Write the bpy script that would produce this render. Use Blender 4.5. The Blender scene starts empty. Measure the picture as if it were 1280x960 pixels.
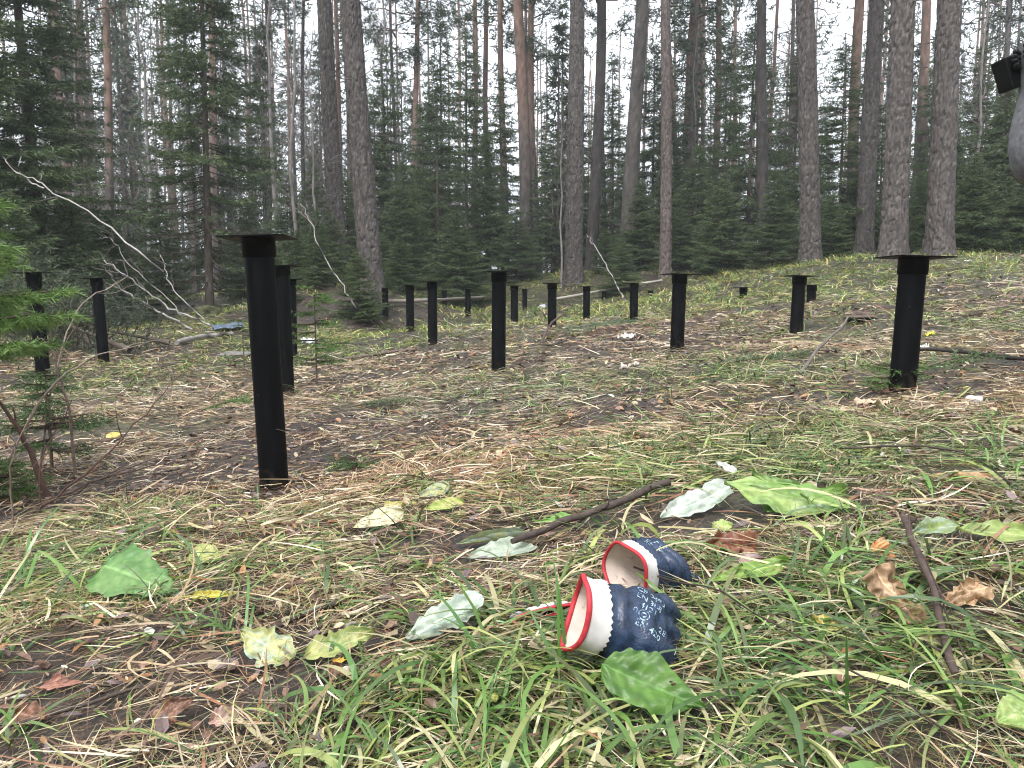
import bpy, bmesh, math, random
import numpy as np
from mathutils import Vector, Matrix
from mathutils.bvhtree import BVHTree

# ------------------------------------------------------------------ camera, sky, light
SC = bpy.context.scene
COL = SC.collection
CAMZ = 0.62
FPX = 961.0                      # focal length in pixels of the 1280 px wide picture
PITCH = math.radians(6.3)
cam_d = bpy.data.cameras.new('camera')
cam_d.sensor_width = 36.0
cam_d.lens = FPX / 1280.0 * 36.0
cam_d.clip_start = 0.02
cam_d.clip_end = 2000.0
cam = bpy.data.objects.new('camera', cam_d)
COL.objects.link(cam)
cam.location = (0, 0, CAMZ)
cam.rotation_euler = (math.radians(90) - PITCH, 0, 0)
SC.camera = cam

SUN_EL, SUN_AZ = math.radians(58), math.radians(205)     # azimuth clockwise from +Y
world = bpy.data.worlds.new('World')
SC.world = world
world.use_nodes = True
wn, wl = world.node_tree.nodes, world.node_tree.links
wn.clear()
w_out = wn.new('ShaderNodeOutputWorld')
w_bg = wn.new('ShaderNodeBackground')
w_sky = wn.new('ShaderNodeTexSky')
w_sky.sky_type = 'NISHITA'
w_sky.sun_disc = False
w_sky.sun_elevation = SUN_EL
w_sky.sun_rotation = SUN_AZ
w_sky.air_density = 1.0
w_sky.dust_density = 4.0
w_sky.ozone_density = 1.0
w_hs = wn.new('ShaderNodeHueSaturation')                 # cloud cover: nearly no blue left
w_hs.inputs['Saturation'].default_value = 0.10
w_mix = wn.new('ShaderNodeMix')
w_mix.data_type = 'RGBA'
w_mix.inputs[0].default_value = 0.55
w_mix.inputs[7].default_value = (8.3, 8.9, 9.8, 1)
wl.new(w_sky.outputs[0], w_hs.inputs['Color'])
wl.new(w_hs.outputs[0], w_mix.inputs[6])
wl.new(w_mix.outputs[2], w_bg.inputs['Color'])
w_bg.inputs['Strength'].default_value = 0.12
wl.new(w_bg.outputs[0], w_out.inputs['Surface'])

sun_d = bpy.data.lights.new('sun', 'SUN')
sun_d.energy = 1.5
sun_d.angle = math.radians(18)
sun_d.color = (1.0, 0.97, 0.93)
sun = bpy.data.objects.new('sun', sun_d)
COL.objects.link(sun)
sdir = Vector((math.sin(SUN_AZ) * math.cos(SUN_EL), math.cos(SUN_AZ) * math.cos(SUN_EL), math.sin(SUN_EL)))
sun.rotation_euler = sdir.to_track_quat('Z', 'Y').to_euler()
sun.location = (0, 0, 30)

SC.view_settings.view_transform = 'Standard'
SC.view_settings.look = 'None'
SC.view_settings.gamma = 1.0
SC.view_settings.use_curve_mapping = False
SC.view_settings.exposure = 1.28
SC.render.engine = 'CYCLES'
SC.cycles.max_bounces = 6
SC.cycles.diffuse_bounces = 3
SC.cycles.glossy_bounces = 2
SC.cycles.transmission_bounces = 2
SC.cycles.transparent_max_bounces = 4
SC.cycles.caustics_reflective = False
SC.cycles.caustics_refractive = False
SC.cycles.pixel_filter_type = 'BLACKMAN_HARRIS'
SC.cycles.filter_width = 1.1
SC.cycles.use_denoising = True
SC.cycles.denoising_prefilter = 'ACCURATE'

rng = np.random.default_rng(7)
random.seed(7)

# ------------------------------------------------------------------ layout helpers
SP, CP = math.sin(PITCH), math.cos(PITCH)
def ray(px, py):
    vx, vy = (px - 640.0) / FPX, (480.0 - py) / FPX
    return np.array([vx, CP + vy * SP, -SP + vy * CP])
def at(px, py, d):
    """world point seen at photo pixel (px, py), d metres deep"""
    return np.array([0, 0, CAMZ]) + d * ray(px, py)
def to_px(p):
    p = np.asarray(p) - np.array([0, 0, CAMZ])
    d = p[1] * CP - p[2] * SP
    return 640 + FPX * p[0] / d, 480 - FPX * (p[1] * SP + p[2] * CP) / d, d

# ------------------------------------------------------------------ noise
def _hash(ix, iy, iz, seed):
    n = (ix * 374761393 + iy * 668265263 + iz * 2147483647 + seed * 1274126177) & 0xFFFFFFFF
    n = ((n ^ (n >> 13)) * 1274126177) & 0xFFFFFFFF
    n = ((n ^ (n >> 16)) * 2246822519) & 0xFFFFFFFF
    return ((n ^ (n >> 15)) & 0xFFFFFF) / float(0xFFFFFF)
def vnoise(x, y, z=None, seed=0):
    x = np.asarray(x, float); y = np.asarray(y, float)
    z = np.zeros_like(x) if z is None else np.asarray(z, float)
    ix, iy, iz = np.floor(x).astype(np.int64), np.floor(y).astype(np.int64), np.floor(z).astype(np.int64)
    fx, fy, fz = x - ix, y - iy, z - iz
    fx, fy, fz = (t * t * (3 - 2 * t) for t in (fx, fy, fz))
    r = 0
    for a in (0, 1):
        wa = fx if a else 1 - fx
        for b in (0, 1):
            wb = fy if b else 1 - fy
            for c in (0, 1):
                wc = fz if c else 1 - fz
                r = r + wa * wb * wc * _hash(ix + a, iy + b, iz + c, seed)
    return r
def fbm(x, y, z=None, oct=3, seed=0):
    r, a, t = 0, 1.0, 0
    for o in range(oct):
        k = 2.0 ** o
        r = r + a * vnoise(np.asarray(x) * k, np.asarray(y) * k, None if z is None else np.asarray(z) * k, seed + o * 17)
        t += a; a *= 0.5
    return r / t

# ------------------------------------------------------------------ mesh builder
class MB:
    def __init__(s):
        s.v, s.c, s.q, s.t, s.qm, s.tm, s.n = [], [], [], [], [], [], 0
    def add(s, v, quads=None, tris=None, col=(0.5, 0.5, 0.5), mat=0):
        v = np.asarray(v, float).reshape(-1, 3)
        c = np.asarray(col, float)
        if c.ndim == 1:
            c = np.broadcast_to(c, (len(v), 3))
        s.v.append(v); s.c.append(c.reshape(-1, 3))
        if quads is not None and len(quads):
            s.q.append(np.asarray(quads, np.int64).reshape(-1, 4) + s.n); s.qm.append(np.full(len(s.q[-1]), mat))
        if tris is not None and len(tris):
            s.t.append(np.asarray(tris, np.int64).reshape(-1, 3) + s.n); s.tm.append(np.full(len(s.t[-1]), mat))
        s.n += len(v)
        return s
    def mesh(s, name, mats, smooth=False):
        me = bpy.data.meshes.new(name)
        v = np.concatenate(s.v); c = np.concatenate(s.c)
        q = np.concatenate(s.q) if s.q else np.zeros((0, 4), np.int64)
        t = np.concatenate(s.t) if s.t else np.zeros((0, 3), np.int64)
        me.vertices.add(len(v)); me.vertices.foreach_set('co', v.astype(np.float32).ravel())
        me.loops.add(q.size + t.size)
        me.loops.foreach_set('vertex_index', np.concatenate([q.ravel(), t.ravel()]).astype(np.int32))
        npoly = len(q) + len(t)
        me.polygons.add(npoly)
        st = np.concatenate([np.arange(len(q)) * 4, q.size + np.arange(len(t)) * 3]).astype(np.int32)
        me.polygons.foreach_set('loop_start', st)
        mi = np.concatenate((s.qm or [np.zeros(0)]) + (s.tm or [np.zeros(0)])).astype(np.int32)
        if not isinstance(mats, (list, tuple)): mats = [mats]
        for m in mats: me.materials.append(m)
        me.polygons.foreach_set('material_index', mi)
        me.polygons.foreach_set('use_smooth', np.full(npoly, bool(smooth)))
        ca = me.attributes.new('Col', 'FLOAT_COLOR', 'POINT')
        ca.data.foreach_set('color', np.concatenate([c, np.ones((len(c), 1))], 1).astype(np.float32).ravel())
        me.update(calc_edges=True)
        me.validate()
        return me
    def build(s, name, mats, parent=None, smooth=False, loc=None):
        return link(name, s.mesh(name, mats, smooth), parent, loc)
def link(name, data, parent=None, loc=None):
    o = bpy.data.objects.new(name, data); COL.objects.link(o)
    if parent is not None: o.parent = parent
    if loc is not None: o.location = tuple(loc)
    return o
def empty(name, loc=(0, 0, 0), rz=0.0):
    o = link(name, None, None, loc); o.rotation_euler = (0, 0, rz); o.empty_display_size = 0.1
    return o
LABELS = set()
def tag(o, label, cat, group=None, kind=None):
    assert label not in LABELS or group, label
    LABELS.add(label)
    o['label'] = label; o['category'] = cat
    if group: o['group'] = group
    if kind: o['kind'] = kind
    return o
def structure(o):
    o['kind'] = 'structure'; return o
def copy_tree(o, parent=None):
    c = o.copy(); COL.objects.link(c); c.parent = parent
    for ch in list(o.children): copy_tree(ch, c)
    return c

def grid_quads(nu, nv, close_v=False):
    """faces of a grid of nu x nv points"""
    i = np.arange(nu - 1)[:, None]; jn = nv if close_v else nv - 1
    j = np.arange(jn)[None, :]; j2 = (j + 1) % nv
    return np.stack([i * nv + j, i * nv + j2, (i + 1) * nv + j2, (i + 1) * nv + j], -1).reshape(-1, 4)
def path_frames(path):
    path = np.asarray(path, float)
    t = np.gradient(path, axis=0); t /= np.linalg.norm(t, axis=1)[:, None] + 1e-12
    ref = np.array([0, 0, 1.0]) if abs(t[:, 2]).mean() < 0.8 else np.array([1.0, 0, 0])
    a = np.cross(t, ref); a /= np.linalg.norm(a, axis=1)[:, None] + 1e-12
    b = np.cross(a, t)
    return t, a, b
def tube(mb, path, rad, nseg=6, col=(0.2, 0.2, 0.2), mat=0, cap=True, bump=0.0, seed=0):
    path = np.asarray(path, float); n = len(path)
    rad = np.broadcast_to(np.asarray(rad, float), (n,))
    t, a, b = path_frames(path)
    th = np.arange(nseg) / nseg * 2 * np.pi
    R = rad[:, None] * np.ones((n, nseg))
    if bump:
        s = np.arange(n)[:, None] * 0.9
        R = R * (1 + bump * (2 * vnoise(np.cos(th)[None] * 1.7 + s * 0, np.sin(th)[None] * 1.7 + s * 0, s + seed * 3.1 + 0 * th[None], seed) - 1))
    v = path[:, None] + R[..., None] * (np.cos(th)[None, :, None] * a[:, None] + np.sin(th)[None, :, None] * b[:, None])
    c = np.asarray(col, float)
    if c.ndim == 2: c = np.repeat(c, nseg, 0)
    q = grid_quads(n, nseg, True)
    mb.add(v, q, None, c, mat)
    if cap:
        for k in (0, n - 1):
            ring = v[k]; cc = c[k * nseg:(k + 1) * nseg] if c.ndim == 2 else c
            idx = np.array([[0, i, i + 1] for i in range(1, nseg - 1)])
            mb.add(ring, None, idx, cc, mat)
def bend_path(p0, p1, n=8, amp=0.03, seed=0, sag=0.0):
    r = np.random.default_rng(seed)
    p0, p1 = np.asarray(p0, float), np.asarray(p1, float)
    t = np.linspace(0, 1, n)[:, None]
    L = np.linalg.norm(p1 - p0)
    off = np.zeros((n, 3))
    for k in (1, 2, 3, 5):
        off += np.sin(np.pi * k * t) * r.normal(size=3)[None] * amp * L / k
    p = p0 + (p1 - p0) * t + off
    p[:, 2] += sag * 4 * t[:, 0] * (1 - t[:, 0])
    return p
def box(mb, c, s, col=(0.5, 0.5, 0.5), mat=0, R=None):
    v = np.array([[x, y, z] for x in (-.5, .5) for y in (-.5, .5) for z in (-.5, .5)]) * np.asarray(s)
    if R is not None: v = v @ np.asarray(R).T
    q = [[0, 1, 3, 2], [4, 6, 7, 5], [0, 4, 5, 1], [2, 3, 7, 6], [0, 2, 6, 4], [1, 5, 7, 3]]
    mb.add(v + np.asarray(c), q, None, col, mat)

# ------------------------------------------------------------------ materials
def new_mat(name):
    m = bpy.data.materials.new(name); m.use_nodes = True
    nt = m.node_tree; b = nt.nodes['Principled BSDF']
    return m, nt, nt.nodes, nt.links, b
def mat_attr(name, rough=0.6, spec=0.4, var=0.0, vscale=40.0, transl=0.0, bump=0.0, bscale=60.0, bdist=0.004, stretch=(1, 1, 1), coat=0.0):
    """base colour from the mesh's own colour attribute, broken up by noise"""
    m, nt, N, L, b = new_mat(name)
    a = N.new('ShaderNodeAttribute'); a.attribute_name = 'Col'
    out = a.outputs['Color']
    tc = N.new('ShaderNodeTexCoord'); mp = N.new('ShaderNodeMapping')
    mp.inputs['Scale'].default_value = stretch
    L.new(tc.outputs['Object'], mp.inputs['Vector'])
    if var:
        nz = N.new('ShaderNodeTexNoise'); nz.inputs['Scale'].default_value = vscale; nz.inputs['Detail'].default_value = 5
        L.new(mp.outputs[0], nz.inputs['Vector'])
        mr = N.new('ShaderNodeMapRange'); mr.inputs[1].default_value = 0.3; mr.inputs[2].default_value = 0.7
        mr.inputs[3].default_value = 1 - var; mr.inputs[4].default_value = 1 + var
        L.new(nz.outputs[0], mr.inputs[0])
        mx = N.new('ShaderNodeVectorMath'); mx.operation = 'SCALE'
        L.new(out, mx.inputs[0]); L.new(mr.outputs[0], mx.inputs['Scale'])
        out = mx.outputs[0]
    L.new(out, b.inputs['Base Color'])
    b.inputs['Roughness'].default_value = rough
    b.inputs['Specular IOR Level'].default_value = spec
    if coat:
        b.inputs['Coat Weight'].default_value = coat; b.inputs['Coat Roughness'].default_value = 0.25
    if bump:
        nb = N.new('ShaderNodeTexNoise'); nb.inputs['Scale'].default_value = bscale; nb.inputs['Detail'].default_value = 6
        L.new(mp.outputs[0], nb.inputs['Vector'])
        bp = N.new('ShaderNodeBump'); bp.inputs['Strength'].default_value = bump; bp.inputs['Distance'].default_value = bdist
        L.new(nb.outputs[0], bp.inputs['Height']); L.new(bp.outputs[0], b.inputs['Normal'])
    if transl:
        tr = N.new('ShaderNodeBsdfTranslucent'); L.new(out, tr.inputs['Color'])
        mix = N.new('ShaderNodeMixShader'); mix.inputs[0].default_value = transl
        L.new(b.outputs[0], mix.inputs[1]); L.new(tr.outputs[0], mix.inputs[2])
        L.new(mix.outputs[0], N['Material Output'].inputs['Surface'])
    return m
M = {}
M['bark'] = mat_attr('bark', 0.85, 0.25, 0.45, 26, 0, 0.9, 30, 0.02, (1, 1, 0.45))
M['far_bark'] = mat_attr('far_bark', 0.85, 0.2, 0.35, 9, 0, 0, 30, 0.02, (1, 1, 0.4))
M['wood'] = mat_attr('wood', 0.7, 0.35, 0.35, 45, 0, 0.5, 90, 0.003)
M['birch'] = mat_attr('birch', 0.6, 0.3, 0.25, 22, 0, 0.3, 60, 0.003)
M['needles'] = mat_attr('needles', 0.5, 0.35, 0, 1, 0.18)
M['grass'] = mat_attr('grass', 0.30, 0.55, 0, 1, 0.22)
M['straw'] = mat_attr('straw', 0.38, 0.55, 0, 1, 0.10)
M['litter'] = mat_attr('litter', 0.42, 0.5, 0.25, 90, 0.05)
M['leaf'] = mat_attr('leaf', 0.42, 0.4, 0.22, 60, 0.2, 0.35, 120, 0.002)
M['dry_leaf'] = mat_attr('dry_leaf', 0.5, 0.45, 0.35, 70, 0.08, 0.5, 140, 0.002)
def blight(m, amount=.66, col=(.16, .10, .045, 1)):
    N, L = m.node_tree.nodes, m.node_tree.links; b = N['Principled BSDF']
    src = b.inputs['Base Color'].links[0].from_socket
    tc = N.new('ShaderNodeTexCoord'); n = N.new('ShaderNodeTexNoise'); n.inputs['Scale'].default_value = 48; n.inputs['Detail'].default_value = 7; n.inputs['Roughness'].default_value = .7
    L.new(tc.outputs['Object'], n.inputs['Vector'])
    r = N.new('ShaderNodeValToRGB'); r.color_ramp.elements[0].position = amount; r.color_ramp.elements[1].position = amount + .07
    L.new(n.outputs[0], r.inputs[0])
    mx = N.new('ShaderNodeMix'); mx.data_type = 'RGBA'; mx.inputs[7].default_value = col
    L.new(r.outputs[0], mx.inputs[0]); L.new(src, mx.inputs[6]); L.new(mx.outputs[2], b.inputs['Base Color'])
    return m
blight(M['leaf'])
M['stone'] = mat_attr('stone', 0.8, 0.3, 0.3, 25, 0, 0.5, 60, 0.006)
M['plastic'] = mat_attr('plastic', 0.4, 0.5, 0.12, 20, 0, 0.3, 30, 0.006)

def pile_paint():
    m, nt, N, L, b = new_mat('black_paint')
    tc = N.new('ShaderNodeTexCoord')
    mp = N.new('ShaderNodeMapping'); mp.inputs['Scale'].default_value = (6, 6, 0.9)
    L.new(tc.outputs['Object'], mp.inputs['Vector'])
    n1 = N.new('ShaderNodeTexNoise'); n1.inputs['Scale'].default_value = 6; n1.inputs['Detail'].default_value = 8
    L.new(mp.outputs[0], n1.inputs['Vector'])
    r1 = N.new('ShaderNodeValToRGB')
    r1.color_ramp.elements[0].position = 0.45; r1.color_ramp.elements[0].color = (0.0022, 0.0022, 0.0026, 1)
    r1.color_ramp.elements[1].position = 0.8; r1.color_ramp.elements[1].color = (0.006, 0.006, 0.0075, 1)
    L.new(n1.outputs[0], r1.inputs[0])
    n2 = N.new('ShaderNodeTexNoise'); n2.inputs['Scale'].default_value = 26; n2.inputs['Detail'].default_value = 3
    L.new(tc.outputs['Object'], n2.inputs['Vector'])
    r2 = N.new('ShaderNodeValToRGB')
    r2.color_ramp.elements[0].position = 0.74; r2.color_ramp.elements[0].color = (0, 0, 0, 1)
    r2.color_ramp.elements[1].position = 0.78; r2.color_ramp.elements[1].color = (1, 1, 1, 1)
    L.new(n2.outputs[0], r2.inputs[0])
    mx = N.new('ShaderNodeMix'); mx.data_type = 'RGBA'
    mx.inputs[7].default_value = (0.09, 0.085, 0.08, 1)
    L.new(r2.outputs[0], mx.inputs[0]); L.new(r1.outputs[0], mx.inputs[6])
    sx = N.new('ShaderNodeSeparateXYZ'); L.new(tc.outputs['Object'], sx.inputs[0])
    md = N.new('ShaderNodeMath'); md.operation = 'MULTIPLY_ADD'; md.inputs[1].default_value = -3.2; md.inputs[2].default_value = .30
    L.new(sx.outputs['Z'], md.inputs[0])
    m2 = N.new('ShaderNodeMath'); m2.operation = 'ADD'; L.new(md.outputs[0], m2.inputs[0]); L.new(n2.outputs[0], m2.inputs[1])
    r3 = N.new('ShaderNodeValToRGB'); r3.color_ramp.elements[0].position = .62; r3.color_ramp.elements[1].position = .95
    L.new(m2.outputs[0], r3.inputs[0])
    mm = N.new('ShaderNodeMix'); mm.data_type = 'RGBA'; mm.inputs[7].default_value = (.035, .026, .02, 1)
    L.new(r3.outputs[0], mm.inputs[0]); L.new(mx.outputs[2], mm.inputs[6])
    L.new(mm.outputs[2], b.inputs['Base Color'])
    mr = N.new('ShaderNodeMapRange'); mr.inputs[3].default_value = 0.38; mr.inputs[4].default_value = 0.62
    L.new(n1.outputs[0], mr.inputs[0]); L.new(mr.outputs[0], b.inputs['Roughness'])
    b.inputs['Specular IOR Level'].default_value = 0.10
    bp = N.new('ShaderNodeBump'); bp.inputs['Strength'].default_value = 0.2; bp.inputs['Distance'].default_value = 0.002
    L.new(n2.outputs[0], bp.inputs['Height']); L.new(bp.outputs[0], b.inputs['Normal'])
    return m
M['pile'] = pile_paint()

def soil():
    m, nt, N, L, b = new_mat('forest_soil')
    tc = N.new('ShaderNodeTexCoord')
    def nz(s, d=6, w=None):
        n = N.new('ShaderNodeTexNoise'); n.inputs['Scale'].default_value = s; n.inputs['Detail'].default_value = d
        n.inputs['Roughness'].default_value = 0.65
        L.new(tc.outputs['Object'], n.inputs['Vector']); return n
    a, f, g = nz(1.1), nz(24), nz(0.55)
    r = N.new('ShaderNodeValToRGB'); e = r.color_ramp.elements
    e[0].position = 0.32; e[0].color = (0.012, 0.008, 0.007, 1)
    e[1].position = 0.72; e[1].color = (0.105, 0.074, 0.056, 1)
    x = e.new(0.5); x.color = (0.038, 0.027, 0.023, 1)
    L.new(f.outputs[0], r.inputs[0])
    r2 = N.new('ShaderNodeValToRGB'); e = r2.color_ramp.elements
    e[0].position = 0.3; e[0].color = (0.018, 0.020, 0.008, 1)
    e[1].position = 0.7; e[1].color = (0.12, 0.115, 0.055, 1)
    L.new(f.outputs[0], r2.inputs[0])
    k = N.new('ShaderNodeValToRGB'); e = k.color_ramp.elements
    e[0].position = 0.47; e[1].position = 0.62
    L.new(g.outputs[0], k.inputs[0])
    mx = N.new('ShaderNodeMix'); mx.data_type = 'RGBA'
    L.new(k.outputs[0], mx.inputs[0]); L.new(r.outputs[0], mx.inputs[6]); L.new(r2.outputs[0], mx.inputs[7])
    L.new(mx.outputs[2], b.inputs['Base Color'])
    mr = N.new('ShaderNodeMapRange'); mr.inputs[3].default_value = 0.25; mr.inputs[4].default_value = 0.8
    L.new(a.outputs[0], mr.inputs[0]); L.new(mr.outputs[0], b.inputs['Roughness'])
    h = nz(70, 8)
    bp = N.new('ShaderNodeBump'); bp.inputs['Strength'].default_value = 0.9; bp.inputs['Distance'].default_value = 0.02
    L.new(h.outputs[0], bp.inputs['Height']); L.new(bp.outputs[0], b.inputs['Normal'])
    return m
M['soil'] = soil()

# ------------------------------------------------------------------ pile and tree tables (photo pixels -> depth)
# top x, top y, base x, base y, pipe width in px, label
PILES = [
 (330, 299, 343, 607, 35.0, 'tall black steel pile with square plate, nearest the camera, left of centre'),
 (1137, 322, 1128, 484, 31.0, 'thick black steel pile with wide plate nearest the right edge'),
 (624, 340, 623, 462, 17.6, 'black steel pile standing alone at the middle of the clearing'),
 (848, 343, 846, 437, 17.0, 'black steel pile right of centre, just in front of the slim reddish pine'),
 (997, 345, 995, 416, 15.6, 'black steel pile with wide plate below the pine with white-flecked root flare'),
 (357, 333, 359, 492, 18.0, 'black steel pile half hidden directly behind the tallest pile'),
 (367, 349, 366, 447, 11.5, 'black steel pile third in line behind the tallest pile'),
 (126, 348, 130, 452, 13.0, 'black steel pile in front of the fallen birch tops'),
 (50, 341, 55, 475, 16.0, 'black steel pile behind the bright fir twigs at the left edge'),
 (541, 352, 541, 429, 11.7, 'tallest of the three black piles left of the middle pile'),
 (513, 356, 513, 413, 10.0, 'middle one of the three black piles left of the middle pile'),
 (482, 360, 482, 403, 7.6, 'leftmost and smallest of the three black piles left of the middle pile'),
 (556, 363, 556, 389, 6.0, 'small far black pile just right of the trio of piles'),
 (585, 361, 585, 394, 7.0, 'small far black pile next left of the middle pile'),
 (643, 357, 643, 404, 9.0, 'short black pile just right of the middle pile'),
 (656, 361, 656, 385, 6.0, 'tiny far black pile beside the grey sack'),
 (690, 354, 690, 408, 11.0, 'black steel pile between the grey sack and the thick central pine'),
 (733, 358, 733, 398, 8.6, 'black steel pile in front of the long fallen pole'),
 (792, 354, 792, 400, 10.2, 'black steel pile at the right end of the long fallen pole'),
 (755, 364, 755, 373, 5.4, 'tiny black pile stub under the long fallen pole'),
 (813, 363, 813, 370, 5.8, 'tiny black pile stub left of the slim reddish pine'),
 (929, 359, 929, 371, 9.0, 'short black pile stub with square plate on the grassy rise'),
 (1014, 356, 1014, 375, 11.0, 'short black pile stub peeping out behind a taller pile'),
]
PIPE_D = 0.108

# base px, base py, px at top edge, trunk width px (mid), depth, label
PINES = [
 ('thick', 466, 362, 441, 26, 14.0, 'thick scaly pine trunk nearest the left, behind the trio of piles'),
 ('thick', 426, 352, 404, 19, 17.5, 'dark straight pine trunk just left of the thick scaly pine'),
 ('thick', 717, 352, 717, 21, 21.0, 'thick grey pine trunk at the centre of the treeline'),
 ('thick', 832, 345, 830, 13.5, 20.0, 'slim straight pine with reddish foot right of centre'),
 ('thick', 1013, 330, 1006, 22.5, 15.5, 'brown pine trunk with flared pale-flecked roots on the rise'),
 ('thick', 1116, 322, 1129, 27.5, 13.0, 'broad flaky pine trunk behind the thick right pile'),
 ('thick', 1173, 318, 1194, 27.5, 13.2, 'rightmost thick furrowed pine trunk leaning right'),
 ('thick', 1080, 322, 1098, 19, 17.5, 'dark pine trunk close behind the broad flaky pine'),
 ('mid', 783, 338, 794, 18, 23.0, 'pine trunk leaning right between the central and slim pines'),
 ('mid', 738, 340, 746, 14, 24.0, 'dark pine trunk close behind the thick central pine'),
 ('mid', 657, 335, 650, 15, 25.0, 'reddish-topped pine left of the thick central pine'),
 ('mid', 632, 335, 632, 9, 29.0, 'slim orange pine left of the reddish-topped pine'),
 ('mid', 672, 335, 667, 10, 30.0, 'slim orange pine right of the reddish-topped pine'),
 ('mid', 523, 335, 518, 8, 30.0, 'slim orange pine standing in a bright sky gap left of centre'),
 ('mid', 592, 335, 588, 7, 33.0, 'thin orange pine between the bright gap and the reddish pines'),
 ('mid', 890, 332, 893, 8.5, 30.0, 'orange pine right of the slim reddish-footed pine'),
 ('mid', 874, 334, 876, 5, 34.0, 'very thin pale pine left of the orange pine'),
 ('mid', 849, 335, 841, 7, 29.0, 'thin orange pine close right of the slim reddish-footed pine'),
 ('mid', 955, 330, 962, 13, 21.0, 'dark straight trunk inside the dense spruces right of centre'),
 ('mid', 1066, 322, 1074, 13, 24.0, 'pinkish pine trunk seen left of the dark right-hand pine'),
 ('mid', 1150, 318, 1152, 12, 25.0, 'pinkish pine trunk between the two thick right-hand pines'),
 ('mid', 140, 380, 118, 10, 20.0, 'orange pine among the left spruces under open sky'),
 ('mid', 334, 370, 332, 5.5, 27.0, 'thin reddish pine right of the dark left spruce'),
 ('mid', 497, 345, 494, 4.5, 30.0, 'very thin grey pine left of the bright sky gap'),
 ('mid', 757, 340, 757, 5, 30.0, 'thin dark pine right of the thick central pine'),
 ('mid', 385, 365, 378, 5, 28.0, 'thin grey pine left of the two dark left trunks'),
 ('mid', 990, 328, 985, 6, 32.0, 'thin grey pine just left of the flared brown pine'),
 ('mid', 1240, 318, 1252, 7, 30.0, 'thin pine trunk right of the rightmost thick pine'),
]

# ------------------------------------------------------------------ ground surface
ctrl = []
for tx, ty, bx, by, w, _ in PILES:
    ctrl.append(at(bx, by + 1.5, FPX * PIPE_D / w))
for k, bx, by, tx, w, d, _ in PINES:
    if k == 'thick' or d < 22: ctrl.append(at(bx, by, d))
for px, py, d in [(620, 960, 1.02), (60, 960, 1.12), (1240, 960, 0.93), (780, 790, 1.30), (180, 780, 1.52), (1180, 780, 1.22),
                  (640, 620, 2.25), (200, 620, 2.85), (1000, 600, 2.1), (1260, 560, 2.3), (1270, 400, 6.0), (1270, 330, 12.5),
                  (260, 395, 15.0), (130, 420, 11.0), (640, 345, 26.0), (250, 372, 27.0), (1000, 318, 26.0), (0, 560, 3.9),
                  (-300, 560, 4.2), (1600, 480, 3.0), (-300, 420, 11), (1500, 330, 10)]:
    ctrl.append(at(px, py, d))
for X, Y, Z in [(-2, -2, -0.1), (2, -2, 0.25), (0, -15, 0), (-40, 0, -0.4), (40, 0, 2.5), (-40, 45, 0.4), (0, 45, 1.8), (40, 45, 3.2), (-120, 110, 1), (0, 140, 3),
                (120, 110, 4), (-140, -40, 0), (140, -40, 2), (0, -140, 0), (-300, 300, 2), (300, 300, 4), (300, -300, 2), (-300, -300, 0)]:
    ctrl.append(np.array([X, Y, Z]))
ctrl = np.array(ctrl)
def _phi(r): return r * r * np.log(r + 1e-6)
_n = len(ctrl)
_d = np.linalg.norm(ctrl[:, None, :2] - ctrl[None, :, :2], axis=2)
_A = np.zeros((_n + 3, _n + 3)); _A[:_n, :_n] = _phi(_d) + np.eye(_n) * 0.25
_A[:_n, _n] = 1; _A[:_n, _n + 1:] = ctrl[:, :2]; _A[_n, :_n] = 1; _A[_n + 1:, :_n] = ctrl[:, :2].T
_w = np.linalg.solve(_A, np.concatenate([ctrl[:, 2], np.zeros(3)]))
def H0(x, y):
    x = np.asarray(x, float); y = np.asarray(y, float)
    r = _w[_n] + _w[_n + 1] * x + _w[_n + 2] * y
    for k in range(_n):
        r = r + _w[k] * _phi(np.sqrt((x - ctrl[k, 0]) ** 2 + (y - ctrl[k, 1]) ** 2))
    return r
PITS = [(at(1075, 399, 6.9), 0.30, 0.10)]
def H(x, y):
    x = np.asarray(x, float); y = np.asarray(y, float)
    r = H0(x, y) + 0.05 * (fbm(x * 1.1, y * 1.1, oct=2, seed=3) - 0.5) + 0.035 * (fbm(x * 5, y * 5, oct=2, seed=5) - 0.5)
    for p, rad, dep in PITS:
        q = ((x - p[0]) ** 2 + (y - p[1]) ** 2) / rad ** 2
        r = r - dep * np.exp(-q * q) + 0.05 * np.exp(-(np.sqrt(q) - 1.35) ** 2 * 8)
    return r
def G(px, py):
    """where the ray through a photo pixel meets the ground"""
    r = ray(px, py); s = np.concatenate([np.arange(0.6, 8, 0.02), np.arange(8, 60, 0.1)])
    P = np.array([0, 0, CAMZ]) + s[:, None] * r
    below = P[:, 2] < H(P[:, 0], P[:, 1])
    k = int(np.argmax(below)) if below.any() else len(s) - 1
    return P[k]
def on_ground(p, dz=0.0):
    return np.array([p[0], p[1], float(H(p[0], p[1])) + dz])

def build_ground():
    nu, nv = 320, 380
    kx = math.asinh(300 / 1.2)
    u = np.linspace(-1, 1, nu); X = 1.2 * np.sinh(u * kx)
    v = np.linspace(-0.85, 1, nv); Y = 1.2 + 1.6 * np.sinh(v * math.asinh(400 / 1.6))
    xx, yy = np.meshgrid(X, Y, indexing='ij')
    zz = H(xx, yy)
    mb = MB(); mb.add(np.stack([xx, yy, zz], -1), grid_quads(nu, nv), None, (0.06, 0.04, 0.03))
    structure(mb.build('ground', M['soil'], smooth=True))
build_ground()

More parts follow.
